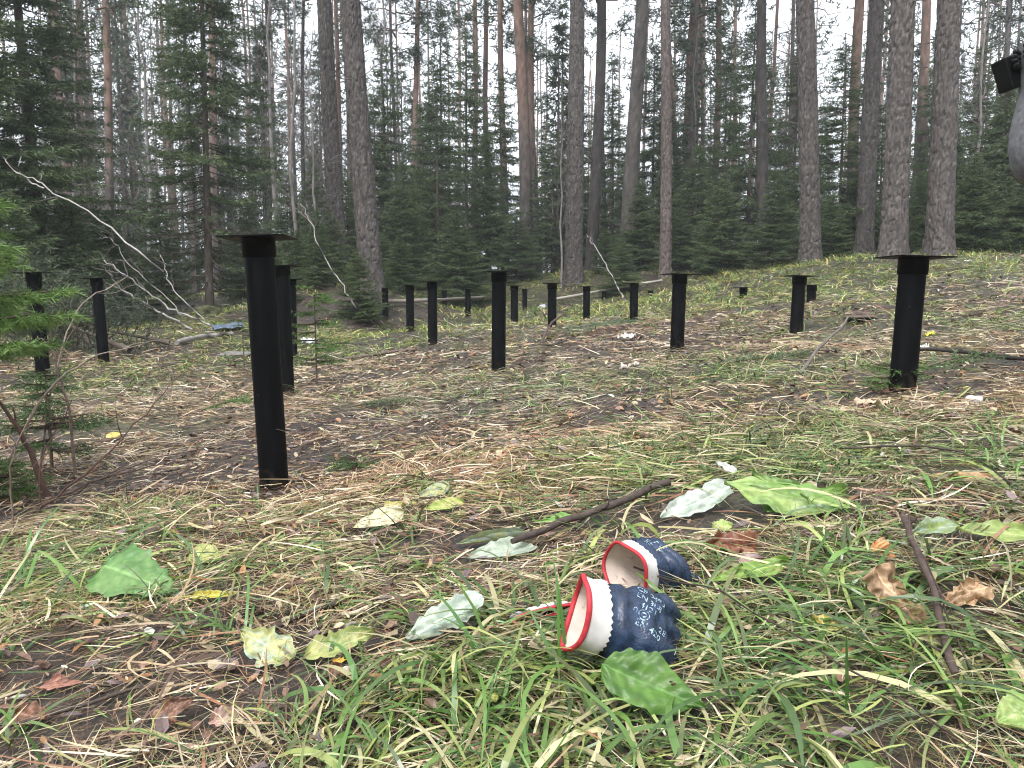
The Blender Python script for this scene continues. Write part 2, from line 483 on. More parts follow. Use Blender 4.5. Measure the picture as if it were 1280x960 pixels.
# ------------------------------------------------------------------ steel screw piles
def make_pile_meshes():
    mp = MB()   # unit pipe, built to length per pile below
    return None
def build_pile(i, tx, ty, bx, by, w, label):
    d = FPX * PIPE_D / w
    base = at(bx, by, d); base = on_ground(base)
    top = at(tx, ty, d); top[1] = base[1]
    h = top[2] - base[2]
    root = empty('steel_pile', base)
    ax = (top[0] - base[0]) / max(h, 0.25)
    ax = max(-0.03, min(0.03, ax))
    root.rotation_euler = (random.uniform(-.006, .006), math.atan(ax), [0.12, 0.10, 0.25, 0.2][i % 4] + random.uniform(-.1, .1))
    r = PIPE_D / 2
    n = 40
    th = np.arange(n) / n * 2 * np.pi
    ct, st = np.cos(th), np.sin(th)
    def lathe(mb, prof):
        v = np.stack([np.stack([ct * a, st * a, np.full(n, z)], -1) for a, z in prof])
        mb.add(v, grid_quads(len(prof), n, True))
    col_h = min(0.075, h * 0.5)
    mb = MB(); lathe(mb, [(r, -0.35), (r, 0.0), (r, h * 0.5), (r, h - col_h + 0.01)])
    mb.build('pipe', M['pile'], root, smooth=True)
    mb = MB()
    R2 = r + 0.0065
    lathe(mb, [(r - 0.001, h - col_h), (R2 - 0.0015, h - col_h), (R2, h - col_h + 0.0015), (R2, h - 0.0085), (R2 + 0.003, h - 0.0062)])
    c = mb.build('collar', M['pile'], root, smooth=False)
    for p in c.data.polygons: p.use_smooth = True
    # square plate with a bevelled edge
    S, T = 0.119, 0.005
    prof = [(S - 0.001, h - T), (S, h - T + 0.001), (S, h - 0.001), (S - 0.001, h)]
    mb = MB(); vs = []
    for s, z in prof:
        vs.append([[s, s, z], [-s, s, z], [-s, -s, z], [s, -s, z]])
    vs = np.array(vs)
    mb.add(vs, grid_quads(4, 4, True))
    mb.add(vs[0][::-1], [[0, 1, 2, 3]]); mb.add(vs[3], [[0, 1, 2, 3]])
    pl = mb.build('top_plate', M['pile'], root)
    tag(root, label, 'pile', 'black steel screw piles in the clearing')
    return root
for i, p in enumerate(PILES): build_pile(i, *p)

# ------------------------------------------------------------------ trees
def lerp(a, b, t): return np.asarray(a) + (np.asarray(b) - np.asarray(a)) * t
def trunk_mesh(name, r0, Ht, seed, rings, nseg, amp, lo_col, hi_col, z_or, flare=0.45, mat='bark', bend=0.05, taper=0.8):
    z = np.asarray(rings, float); th = np.arange(nseg) / nseg * 2 * np.pi
    zz, tt = np.meshgrid(z, th, indexing='ij')
    rad = r0 * (1 - taper * np.clip(zz, 0, None) / Ht)
    lob = 1 + 0.5 * np.sin(tt * 4 + seed) * 0.5 + 0.35 * np.sin(tt * 7 + seed * 2) * 0.5
    rad = rad * (1 + flare * np.exp(-np.clip(zz, -0.2, None) / 0.28) * lob)
    cx, cy = np.cos(tt), np.sin(tt)
    k = 1.0 / 0.055
    wob = 0.6 * (vnoise(cx * rad * 9, cy * rad * 9, zz * 5, seed) - .5)
    n1 = vnoise(cx * rad * k + wob, cy * rad * k + wob, zz * k * 0.30, seed + 1)
    n2 = vnoise(cx * rad * k * 2.1, cy * rad * k * 2.1, zz * k * 0.9, seed + 2)
    ridge = np.abs(2 * n1 - 1)
    plate = np.clip(ridge * 3.0, 0, 1) ** 0.7
    disp = amp * (plate - 0.6) + amp * 0.55 * (n2 - 0.5)
    rough = np.clip(1 - (zz - z_or) / 3, 0.25, 1)
    rr = rad + disp * rough
    bx = bend * np.sin(zz * 0.35 + seed); by = bend * np.cos(zz * 0.27 + seed * 1.7) - bend * math.cos(seed * 1.7)
    bx = bx - bend * math.sin(seed)
    v = np.stack([cx * rr + bx, cy * rr + by, zz], -1)
    t = np.clip((zz - z_or) / 3.0 + 1.2 * (fbm(cx * 2, cy * 2, zz * 0.9, 2, seed + 5) - .5), 0, 1)[..., None]
    c = lerp(lo_col, hi_col, t)
    tone = (0.72 + 0.56 * vnoise(cx * rad * 30, cy * rad * 30, zz * 9, seed + 7))[..., None]
    lich = (vnoise(cx * rad * 60, cy * rad * 60, zz * 40, seed + 9) > 0.84)[..., None]
    c = np.where(lich & (t < .5), c * 1.55 + .015, c * tone)
    mb = MB(); mb.add(v, grid_quads(len(z), nseg, True), None, c.reshape(-1, 3))
    return mb.mesh(name, M[mat], smooth=(amp < 0.006))
LO, HI = np.array([0.092, 0.080, 0.075]), np.array([0.195, 0.130, 0.104])

def tufts(P, D, n, ln, wd, r, spread=1.0):
    """needle tufts: n slim triangles from every point P fanned round direction D"""
    m = len(P)
    P = np.repeat(P, n, 0); D = np.repeat(D, n, 0)
    d = D + spread * r.normal(size=(m * n, 3)); d /= np.linalg.norm(d, axis=1)[:, None] + 1e-9
    s = np.cross(d, r.normal(size=(m * n, 3))); s /= np.linalg.norm(s, axis=1)[:, None] + 1e-9
    L = ln * (0.6 + 0.8 * r.random((m * n, 1))); W = wd * (0.7 + 0.6 * r.random((m * n, 1)))
    v = np.stack([P - s * W / 2, P + s * W / 2, P + d * L], 1)
    return v
def pine_crown(name, seed, z0, z1, R, nb, ln=0.16, wd=0.022, per=9, cl=14):
    r = np.random.default_rng(seed); mb = MB()
    for k in range(nb):
        t = (k + r.random()) / nb
        z = z0 + (z1 - z0) * t
        az = r.random() * 6.283
        L = R * (0.45 + 0.55 * math.sin(math.pi * min(1, t * 0.85 + 0.15))) * r.uniform(.7, 1.15)
        s = np.linspace(0, 1, 6)
        up = r.uniform(-.1, .35)
        path = np.stack([np.cos(az) * L * s, np.sin(az) * L * s, z + L * (up * s + .15 * s * s)], -1)
        path[1:-1] += r.normal(size=(4, 3)) * 0.06 * L
        tube(mb, path, np.linspace(0.035, 0.008, 6), 4, (0.16, 0.10, 0.07), 1, cap=False)
        n = cl
        u = 0.35 + 0.65 * r.random(n)
        C = np.stack([np.interp(u, s, path[:, i]) for i in range(3)], -1) + r.normal(size=(n, 3)) * np.array([.22, .22, .1]) * L * 0.45
        D = np.tile(np.array([math.cos(az) * .4, math.sin(az) * .4, .5]), (n, 1))
        sub = np.repeat(C, 5, 0) + r.normal(size=(n * 5, 3)) * 0.11
        v = tufts(sub, np.repeat(D, 5, 0), per, ln, wd, r, 0.8)
        cc = np.repeat(lerp((0.05, 0.085, 0.045), (0.085, 0.115, 0.06), r.random((len(v), 1))), 3, 0)
        mb.add(v, None, np.arange(len(v) * 3).reshape(-1, 3), cc, 0)
    return mb.mesh(name, [M['needles'], M['far_bark']])
def spruce_crown(name, seed, Ht, R, z0, gap, nb, ln, wd, step, tgap, dead_below=0.0, droop=0.25, col=((0.046, 0.075, 0.034), (0.14, 0.185, 0.076)), tw=0.9, per=2, fine_axis=True, sparse=0.0):
    """drooping whorls of branches, side twigs and short needle blades"""
    r = np.random.default_rng(seed); mb = MB()
    z = z0; VV, CC = [], []
    DV, DC = [], []
    while z < Ht * 0.985:
        t = (z - z0) / (Ht - z0)
        for b in range(nb):
            if r.random() < sparse: continue
            az = r.random() * 6.283
            L = R * (1 - t) ** 0.85 * r.uniform(.6, 1.12) * (min(1, 0.65 + t * 3)) + 0.06
            zz = z + r.uniform(-.5, .5) * gap
            s = np.linspace(0, 1, 7)
            dr = droop * (1 - t * 1.3) + r.uniform(-.08, .08)
            ox = np.array([math.cos(az), math.sin(az), 0]); sd = np.array([-math.sin(az), math.cos(az), 0])
            path = ox[None] * (L * s)[:, None]
            path[:, 2] = zz + L * (-dr * 1.6 * s + dr * 0.9 * s * s + 0.10 * s ** 2)
            path += sd[None] * (r.uniform(-.12, .12) * L * s ** 2)[:, None]
            tube(mb, path, np.linspace(0.007 + 0.006 * L, 0.002, 7), 3, (0.09, 0.065, 0.05), 1, cap=False)
            isdead = zz < dead_below
            nt = max(3, int(L / tgap))
            u = np.linspace(0.18, 1.0, nt) + r.uniform(-.4, .4, nt) / nt
            u = np.clip(u, 0.1, 1)
            for sgn in (-1, 1):
                q = np.stack([np.interp(u, s, path[:, i]) for i in range(3)], -1)
                l = tw * L * 0.42 * (1 - u * 0.8) * r.uniform(.6, 1.2, nt) + 0.05
                dr2 = ox[None] * 0.75 + sgn * sd[None] * r.uniform(.5, 1.0, nt)[:, None] + np.array([0, 0, -0.22])[None] * r.uniform(.3, 1.6, nt)[:, None]
                dr2 /= np.linalg.norm(dr2, axis=1)[:, None]
                if isdead:
                    p2 = q + dr2 * l[:, None]
                    sw = np.cross(dr2, r.normal(size=(nt, 3))) ; sw /= np.linalg.norm(sw, axis=1)[:, None] + 1e-9
                    DV.append(np.stack([q - sw * .004, q + sw * .004, p2], 1)); DC.append(np.tile((0.085, 0.07, 0.06), (nt * 3, 1)))
                    if r.random() < .75: continue
                m = np.maximum(1, (l / step).astype(int))
                idx = np.repeat(np.arange(nt), m)
                w = np.concatenate([np.arange(k) + r.random(k) for k in m]) / m[idx]
                pts = q[idx] + dr2[idx] * (l[idx] * w)[:, None]
                v = tufts(pts, dr2[idx] * 0.9, per, ln, wd, r, 0.55)
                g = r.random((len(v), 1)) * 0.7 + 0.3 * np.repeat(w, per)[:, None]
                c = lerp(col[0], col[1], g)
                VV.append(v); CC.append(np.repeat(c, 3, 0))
        z += gap * (1 - 0.45 * t) * r.uniform(.8, 1.2)
    v = np.concatenate(VV); c = np.concatenate(CC)
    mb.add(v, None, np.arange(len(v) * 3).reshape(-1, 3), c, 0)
    if DV:
        v = np.concatenate(DV); mb.add(v, None, np.arange(len(v) * 3).reshape(-1, 3), np.concatenate(DC), 1)
    return mb.mesh(name, [M['needles'], M['far_bark']])

PINE_CROWNS = [pine_crown('crown', 11 + k, 9.5 + k, 19 + k, 2.4, 26) for k in range(3)]
def dead_branch(root, r, z, r_tr, L, k):
    az = r.random() * 6.283
    p0 = np.array([math.cos(az) * r_tr * .7, math.sin(az) * r_tr * .7, z])
    p1 = p0 + np.array([math.cos(az) * L, math.sin(az) * L, L * r.uniform(-.25, .25)])
    path = bend_path(p0, p1, 7, 0.07, int(r.integers(1e6)), sag=0.05 * L)
    mb = MB(); tube(mb, path, np.linspace(0.013, 0.003, 7) * (0.7 + .3 * L), 5, (0.13, 0.11, 0.10))
    for q in range(int(2 + 2 * L)):
        i = int(r.integers(2, 6)); e = path[i] + r.normal(size=3) * 0.22 * L
        tube(mb, bend_path(path[i], e, 4, 0.08, int(r.integers(1e6))), np.linspace(.005, .0015, 4), 4, (0.13, 0.11, 0.10), cap=False)
    mb.build('branch', M['wood'], root)
def build_pine(i, kind, bx, by, tx, w, d, label):
    r = np.random.default_rng(100 + i)
    base = on_ground(at(bx, by, d), -0.03)
    rt = ray(tx, 0); rt = rt / rt[1]
    topx = rt[0] * base[1]; topz = CAMZ + rt[2] * base[1]
    lean = (topx - base[0]) / (topz - base[2])
    rmid = w * d / FPX / 2
    Ht = 20 + 4 * r.random()
    root = empty('pine_tree', base); root.rotation_euler = (r.uniform(-.01, .01), math.atan(lean), 0)
    vis = (topz - base[2]) + 0.6
    if kind == 'thick':
        rings = np.concatenate([np.arange(-0.3, 1.2, 0.03), np.arange(1.2, vis, 0.05), np.arange(vis, Ht, 0.8), [Ht]])
        nseg, amp = 52, 0.024 * min(1.2, max(.6, rmid / 0.2))
    else:
        rings = np.concatenate([np.arange(-0.3, vis, 0.16), np.arange(vis, Ht, 0.9), [Ht]]); nseg, amp = 18, 0.010
    zor = 9.0 + 2 * r.random()
    if 'orange' in label or 'pinkish' in label: zor = 1.6 + 1.5 * r.random()
    if 'reddish-topped' in label: zor = 3.2
    lo = LO.copy() * r.uniform(.85, 1.15)
    if 'dark' in label: lo = lo * 0.72
    if 'reddish foot' in label: lo = lo * np.array([1.04, 0.96, 0.95])
    me = trunk_mesh('trunk', rmid * 1.10, Ht, 3 + i, rings, nseg, amp, lo, HI * r.uniform(.85, 1.1), zor, 0.26 if kind == 'thick' else 0.12,
                    'bark' if kind == 'thick' else 'far_bark', bend=0.05 if kind == 'thick' else 0.10)
    link('trunk', me, root)
    cr = link('crown', PINE_CROWNS[i % 3], root); cr.rotation_euler = (0, 0, r.random() * 6.28)
    s = r.uniform(.85, 1.1); cr.scale = (s, s, (1.0 if kind == 'thick' else r.uniform(0.72, 0.95)))
    nb = int(r.integers(4, 8)) if kind == 'thick' else int(r.integers(6, 11))
    for k in range(nb):
        z = r.uniform(2.6 if kind == 'thick' else 2.2, max(4, vis + 0.5))
        dead_branch(root, r, z, rmid * 0.8, r.uniform(.3, 1.1) if kind == 'thick' else r.uniform(.5, 1.5), k)
    tag(root, label, 'tree', 'pines around the clearing')
for i, p in enumerate(PINES): build_pine(i, *p)

SPR = {
 'young': spruce_crown('crown', 21, 5.0, 1.25, 0.18, 0.19, 8, 0.080, 0.0185, 0.043, 0.070, per=3),
 'bushy': spruce_crown('crown', 22, 4.0, 1.40, 0.10, 0.18, 8, 0.080, 0.0185, 0.043, 0.070, droop=0.15, per=3),
 'loose': spruce_crown('crown', 23, 7.0, 1.45, 0.35, 0.25, 7, 0.090, 0.020, 0.046, 0.078, dead_below=0.9, sparse=.08, per=3),
 'tall': spruce_crown('crown', 24, 13.0, 1.85, 0.9, 0.30, 7, 0.10, 0.021, 0.052, 0.092, dead_below=3.4, droop=0.42, per=3),
 'dense': spruce_crown('crown', 25, 13.0, 2.2, 0.5, 0.31, 7, 0.105, 0.023, 0.056, 0.098, droop=0.34, per=3),
}
SPR_H = {'young': 5.0, 'bushy': 4.0, 'loose': 7.0, 'tall': 13.0, 'dense': 13.0}
def trunk_simple(Ht, r0, seed):
    return trunk_mesh('trunk', r0, Ht, seed, np.concatenate([np.arange(-.25, 6 if Ht > 6 else Ht * .6, .12), np.arange(6 if Ht > 6 else Ht * .6, Ht, .5), [Ht]]), 12, 0.004, (0.115, 0.095, 0.078), (0.12, 0.10, 0.08), 30, 0.3, 'far_bark', 0.02, 0.93)
SPR_T = {k: trunk_simple(SPR_H[k], {'young': .05, 'bushy': .045, 'loose': .07, 'tall': .105, 'dense': .15}[k], 40 + i) for i, k in enumerate(SPR)}
# base px, base py, depth, top py, kind, label
SPRUCES = [
 (262, 388, 15.0, -260, 'tall', 'tall dark spruce with bare lower trunk and mossy foot at left'),
 (60, 400, 14.0, -330, 'dense', 'dense dark spruce filling the upper left corner'),
 (-20, 405, 12.5, -300, 'dense', 'dense spruce cut by the left edge of the picture'),
 (95, 400, 13.0, 255, 'bushy', 'low spruce thicket above the fallen birch tops'),
 (205, 396, 17.5, 235, 'young', 'young spruce just left of the tall dark spruce'),
 (312, 388, 17.0, 250, 'young', 'young spruce just right of the tall dark spruce'),
 (345, 392, 13.5, 318, 'bushy', 'low bright spruce behind the tallest pile'),
 (395, 368, 19.0, 195, 'loose', 'loose spruce left of the two dark left trunks'),
 (437, 362, 20.0, 225, 'young', 'young spruce squeezed between the dark trunk and thick scaly pine'),
 (505, 352, 20.0, 205, 'young', 'young spruce just right of the thick scaly pine'),
 (547, 350, 22.0, 85, 'loose', 'tall young spruce with bright green flank left of centre'),
 (572, 352, 18.5, 262, 'bushy', 'bushy bright green spruce behind the far small piles'),
 (610, 350, 23.0, 170, 'young', 'slender young spruce between two orange pines left of centre'),
 (645, 352, 22.0, 262, 'bushy', 'low dark spruce behind the middle pile'),
 (690, 348, 24.5, 165, 'loose', 'dark spruce just left of the thick central pine'),
 (757, 350, 22.0, 285, 'bushy', 'low spruce in the gap right of the thick central pine'),
 (800, 347, 22.0, 225, 'young', 'young spruce just left of the slim reddish-footed pine'),
 (775, 352, 19.5, 300, 'bushy', 'small pale spruce behind the long fallen pole'),
 (868, 345, 21.0, 185, 'young', 'young spruce just right of the slim reddish-footed pine'),
 (900, 342, 19.5, 225, 'bushy', 'bushy dark spruce behind the short pile stub'),
 (932, 340, 22.5, 5, 'loose', 'tall dark spruce between the slim and the flared pines'),
 (965, 336, 18.5, 215, 'young', 'young spruce just left of the flared brown pine'),
 (903, 338, 25.5, 60, 'loose', 'far grey-green spruce behind the bushy dark spruce'),
 (1048, 326, 18.5, 60, 'loose', 'tall spruce between the flared brown pine and the dark pine'),
 (1037, 326, 16.5, 245, 'bushy', 'bushy spruce at the right foot of the flared brown pine'),
 (1145, 320, 16.0, 215, 'young', 'young spruce in the gap between the two thick right pines'),
 (1098, 322, 21.0, 130, 'loose', 'loose spruce glimpsed behind the dark right-hand pine'),
 (1212, 318, 15.5, 195, 'bushy', 'bushy spruce just right of the rightmost thick pine'),
 (1248, 318, 17.0, 105, 'young', 'tall young spruce between the rightmost pine and the person'),
 (1285, 318, 15.0, 165, 'young', 'young spruce behind the person at the right edge'),
 (1330, 318, 18.0, 20, 'loose', 'loose spruce beyond the right edge behind the person'),
 (1215, 318, 22.0, 60, 'loose', 'loose far spruce under bright sky right of the thick pines'),
 (470, 350, 25.0, 120, 'loose', 'far grey-green spruce behind the thick scaly pine'),
 (449, 374, 13.2, 318, 'bushy', 'small spruce at the left foot of the thick scaly pine'),
 (398, 374, 14.5, 296, 'young', 'small spruce left of the thick scaly pine foot'),
 (375, 380, 15.5, 310, 'bushy', 'low spreading spruce right behind the tallest pile'),
 (500, 366, 15.5, 322, 'bushy', 'small low spruce right behind the trio of piles'),
 (415, 362, 16.5, 265, 'bushy', 'bushy spruce hiding the feet of the two dark left trunks'),
 (362, 376, 21.0, 215, 'young', 'young spruce between the leafless trees left of the dark trunks'),
 (525, 352, 24.0, 215, 'young', 'young spruce below the bright sky gap left of centre'),
 (480, 356, 17.5, 292, 'bushy', 'low spruce just right of the thick scaly pine foot'),
 (720, 346, 25.0, 215, 'young', 'young spruce directly behind the thick central pine'),
 (830, 345, 24.0, 200, 'young', 'young spruce directly behind the slim reddish-footed pine'),
 (850, 344, 20.5, 262, 'bushy', 'low dark spruce just right of the slim reddish-footed pine foot'),
 (1000, 332, 21.0, 170, 'young', 'young spruce directly behind the flared brown pine'),
 (1180, 320, 18.5, 150, 'young', 'young spruce directly behind the rightmost thick pine'),
 (1070, 324, 19.5, 225, 'bushy', 'dark bushy spruce at the foot of the dark right-hand pine'),
 (140, 402, 14.5, 268, 'bushy', 'low spruce left of the tall dark spruce behind the birch tops'),
 (20, 412, 11.5, 240, 'bushy', 'low spruce at the left edge above the brush heap'),
 (486, 350, 25.5, 60, 'loose', 'tall far spruce screening the sky right of the thick scaly pine'),
 (532, 348, 27.0, 130, 'loose', 'far spruce standing in the bright gap left of centre'),
 (583, 348, 26.0, 40, 'loose', 'tall far spruce left of the slim orange pine'),
 (628, 346, 27.0, 95, 'loose', 'far spruce behind the slim orange pine left of centre'),
 (712, 344, 28.0, 70, 'loose', 'tall far spruce behind the thick central pine'),
 (765, 344, 27.0, 110, 'loose', 'far spruce in the gap right of the thick central pine'),
 (815, 342, 28.0, 60, 'loose', 'tall far spruce left of the slim reddish-footed pine'),
 (860, 342, 28.0, 90, 'loose', 'far spruce right of the slim reddish-footed pine'),
 (985, 332, 26.0, 40, 'loose', 'tall far spruce left of the flared brown pine'),
 (1160, 320, 24.0, 60, 'loose', 'tall far spruce between the two thick right pines'),
 (1272, 320, 22.0, 70, 'loose', 'tall far spruce just left of the person'),
]
def build_spruce(i, bx, by, d, topy, kind, label):
    r = np.random.default_rng(300 + i)
    base = on_ground(at(bx, by, d), -0.04)
    top = at(bx, topy, d)
    s = max(0.3, (top[2] - base[2]) / SPR_H[kind])
    root = empty('spruce_tree', base, r.random() * 6.28)
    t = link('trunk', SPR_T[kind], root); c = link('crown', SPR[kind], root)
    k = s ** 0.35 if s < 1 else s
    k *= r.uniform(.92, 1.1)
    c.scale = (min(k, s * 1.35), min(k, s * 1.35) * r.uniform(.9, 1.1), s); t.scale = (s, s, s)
    root.rotation_euler = (r.uniform(-.02, .02), r.uniform(-.02, .02), r.random() * 6.28)
    tag(root, label, 'tree', 'spruces of the understorey')
    return root
for i, p in enumerate(SPRUCES): build_spruce(i, *p)

# bare deciduous trees: grey twiggy crowns between the conifers
def bare_tree_mesh(seed, Ht, r0, spread):
    r = np.random.default_rng(seed); mb = MB()
    tr = MB()
    path = np.stack([np.cumsum(r.normal(0, .05, 14)), np.cumsum(r.normal(0, .05, 14)), np.linspace(-.2, Ht, 14)], -1)
    path[:, :2] -= path[0, :2]
    tube(tr, path, np.linspace(r0, .01, 14), 7, (0.22, 0.20, 0.19), 0)
    def grow(p, d, L, rad, lev):
        n = 4; q = [p]
        for k in range(n):
            d = d + r.normal(size=3) * 0.18 + np.array([0, 0, 0.10]); d /= np.linalg.norm(d)
            q.append(q[-1] + d * L / n)
        tube(mb, np.array(q), np.linspace(rad, rad * .4, n + 1), 3, (0.17, 0.145, 0.14), 0, cap=False)
        if lev > 0:
            for k in range(4 if lev > 1 else 5):
                i = int(r.integers(1, n + 1)); e = d + r.normal(size=3) * 0.65
                grow(q[i], e / np.linalg.norm(e), L * r.uniform(.4, .65), rad * .5, lev - 1)
    for k in range(22):
        t = r.uniform(.18, .98); p = np.array([np.interp(t * Ht, path[:, 2], path[:, j]) for j in range(3)])
        az = r.random() * 6.283
        d = np.array([math.cos(az) * spread, math.sin(az) * spread, .7]); d /= np.linalg.norm(d)
        grow(p, d, Ht * .17 * (1.15 - t), .018 * (1.2 - t), 2)
    return tr.mesh('trunk', M['far_bark'], True), mb.mesh('crown', M['far_bark'])
BARE = [bare_tree_mesh(60, 9.0, .06, .7), bare_tree_mesh(61, 11.0, .07, .5)]
for i, (bx, by, d, s, label) in enumerate([
    (372, 368, 19.0, 1.0, 'leafless grey tree just left of the dark straight pine trunk'),
    (350, 375, 23.0, 1.1, 'leafless twiggy tree between the tall dark spruce and left trunks'),
    (150, 392, 22.0, 1.0, 'leafless grey tree right of the left orange pine'),
    (190, 388, 25.0, 1.1, 'leafless pale tree under open sky left of the tall dark spruce'),
    (395, 362, 14.8, 0.55, 'small leafless shrub at the foot of the two dark left trunks'),
    (487, 352, 26.0, 1.1, 'leafless tree behind the thick scaly pine'),
    (1215, 320, 20.0, 0.9, 'leafless twiggy tree right of the rightmost thick pine'),
    (1265, 320, 24.0, 1.0, 'leafless tree under bright sky beside the person'),
    (865, 338, 27.0, 0.9, 'leafless pale tree right of the slim reddish-footed pine'),
    (702, 345, 20.5, 0.5, 'thin leafless birch sapling just left of the thick central pine'),
    (105, 395, 24.0, 1.15, 'leafless tree left of the left orange pine'),
]):
    base = on_ground(at(bx, by, d), -.05); root = empty('bare_tree', base, i * 1.3)
    link('trunk', BARE[i % 2][0], root); link('crown', BARE[i % 2][1], root); root.scale = (s, s, s)
    tag(root, label, 'tree', 'leafless trees among the conifers')

# the wood far behind, one mass of trunks and foliage
def far_forest():
    r = np.random.default_rng(77); mb = MB()
    def add_tree(X, Y, pf=.36):
        z = float(H0(X, Y)); k = r.random(); Ht = r.uniform(15, 24)
        dist = math.hypot(X, Y); side = abs(X) > .85 * Y + 2.9
        lod = .22 if side else min(1, (26 / dist) ** 1.25) * .72; big = lod ** -.45
        if k < pf:       # pine
            rr = r.uniform(.09, .17)
            path = np.stack([np.full(7, X) + np.cumsum(r.normal(0, .08, 7)), np.full(7, Y), z + np.linspace(-.3, Ht, 7)], -1)
            t = np.linspace(0, 1, 7)[:, None]
            c = lerp(LO * 1.1, HI, np.clip((t - .1) * 4, 0, 1)) * r.uniform(.8, 1.1)
            tube(mb, path, np.linspace(rr, rr * .3, 7), 6, c, 1, cap=False)
            z0 = r.uniform(.20, .42) * Ht
            for q in range(int(10 + 16 * lod)):
                zz = z + z0 + (Ht - z0) * r.random(); az = r.random() * 6.283; L = r.uniform(.6, 2.1)
                e = np.array([X + math.cos(az) * L, Y + math.sin(az) * L, zz + L * r.uniform(-.1, .4)])
                tube(mb, np.array([[X, Y, zz], e]), [.03, .01], 3, (0.15, 0.10, 0.08), 1, cap=False)
                n = int(4 + 16 * lod)
                C = e + r.normal(size=(n, 3)) * np.array([.38, .38, .2])
                v = tufts(C, np.tile((0, 0, .4), (n, 1)), 6, 0.22 * big, .034 * big, r, .9)
                cc = np.repeat(lerp((0.07, 0.095, 0.065), (0.12, 0.145, 0.095), r.random((len(v), 1))), 3, 0)
                mb.add(v, None, np.arange(len(v) * 3).reshape(-1, 3), cc, 0)
        elif k > .80:      # leafless
            Ht = r.uniform(8, 14)
            tube(mb, np.array([[X, Y, z - .2], [X + r.normal(0, .2), Y, z + Ht]]), [.07, .01], 5, (0.20, 0.18, 0.17), 1, cap=False)
            n = 260; zz = z + Ht * r.uniform(.2, 1, n); az = r.random(n) * 6.283; rad = r.random(n) * .11 * Ht * (1.1 - (zz - z) / Ht)
            C = np.stack([X + np.cos(az) * rad, Y + np.sin(az) * rad, zz], -1)
            v = tufts(C, np.stack([np.cos(az), np.sin(az), .9 + 0 * az], -1), 3, .75, .016, r, .6)
            mb.add(v, None, np.arange(len(v) * 3).reshape(-1, 3), (0.21, 0.19, 0.185), 1)
        else:              # spruce
            Ht = r.uniform(4, 15); R = Ht * r.uniform(.13, .2)
            tube(mb, np.array([[X, Y, z - .2], [X, Y, z + Ht]]), [Ht * .012, .01], 5, (0.11, 0.09, 0.08), 1, cap=False)
            n = int(150 * Ht * lod)
            t = r.random(n) ** 1.25; az = r.random(n) * 6.283
            rad = R * (1 - t) * np.sqrt(r.random(n)) + .03
            whorl = np.round(t * Ht / .45) * .45 + r.normal(0, .07, n)
            C = np.stack([X + np.cos(az) * rad, Y + np.sin(az) * rad, z + .3 + whorl * .97 - rad * .25], -1)
            D = np.stack([np.cos(az), np.sin(az), -.25 + 0 * az], -1)
            v = tufts(C, D, 4, 0.23 * big, .040 * big, r, .5)
            cc = np.repeat(lerp((0.055, 0.078, 0.050), (0.13, 0.16, 0.095), r.random((len(v), 1))), 3, 0)
            mb.add(v, None, np.arange(len(v) * 3).reshape(-1, 3), cc, 0)
    for k in range(400):
        d = 25 + 52 * r.random() ** 0.8
        px = r.uniform(-140, 1420)
        p = at(px, 340, d); add_tree(p[0], p[1])
    k = 0
    while k < 150:                  # same wood beside and behind the clearing, unseen, added to block low sky light
        X, Y = r.uniform(-34, 34), r.uniform(-34, 26)
        if abs(X) < .85 * Y + 3.0 or math.hypot(X, Y) < 7.5: continue
        add_tree(X, Y, .55); k += 1
    o = mb.build('far_forest', [M['needles'], M['far_bark']])
    o['label'] = 'far mass of pines and spruces closing off the clearing'; o['category'] = 'forest'; o['kind'] = 'stuff'
far_forest()

# ------------------------------------------------------------------ ground cover: matted straw, needles, grass (nobody could count it)
def gpx(px, py): return G(px, py)[:2]
GREEN = [(*gpx(60, 700), .30, 1.0), (*gpx(330, 690), .25, .5), (*gpx(60, 760), .25, .7), (*gpx(560, 900), .22, .9), (*gpx(640, 800), .16, .9), (*gpx(1000, 900), .3, .9), (*gpx(1200, 830), .3, .8),
         (*gpx(1020, 740), .22, .7), (*gpx(960, 590), .45, .8), (*gpx(660, 620), .35, .5), (*gpx(420, 700), .2, .6), (*gpx(480, 420), 1.8, .8),
         (*gpx(620, 395), 2.5, .9), (*gpx(760, 380), 3.0, .9), (*gpx(950, 360), 2.5, .7), (*gpx(1180, 340), 2.5, .7), (*gpx(380, 430), 1.2, .6), (*gpx(130, 470), .8, .6), (*gpx(940, 470), .9, .6),
         (*gpx(860, 480), .8, .35), (*gpx(650, 490), .7, .5), (*gpx(1230, 400), 1.0, .5), (*gpx(820, 560), .5, .5), (*gpx(1150, 560), .6, .5), (*gpx(250, 640), .4, .5)]
BARE_SOIL = [*[(*at(p[2], p[3], FPX * PIPE_D / p[4])[:2], .13) for p in PILES[:9]], (*gpx(160, 880), .24), (*gpx(60, 830), .20), (*gpx(240, 810), .16), (*gpx(520, 685), .16), (*gpx(560, 660), .12), (*gpx(700, 910), .07), (*gpx(1060, 850), .08), (*gpx(880, 930), .06), (*gpx(360, 870), .10), (*gpx(1240, 790), .08), (*gpx(460, 800), .10), (*gpx(230, 600), .30), (*gpx(330, 625), .25), (*gpx(60, 930), .2), (*gpx(480, 760), .12)]
def green_mask(x, y):
    g = 0.55 * np.clip(fbm(x * .9 + 9, y * .9, oct=3, seed=31) - .45, 0, 1) * 2.2
    for bx, by, br, a in GREEN:
        g = g + a * np.exp(-((x - bx) ** 2 + (y - by) ** 2) / br ** 2)
    g = g + .75 * np.clip((y - 9.5) / 4, 0, 1)
    g = g * (0.45 + 1.1 * fbm(x * 5, y * 5, oct=2, seed=33))
    return np.clip(g, 0, 1.3)
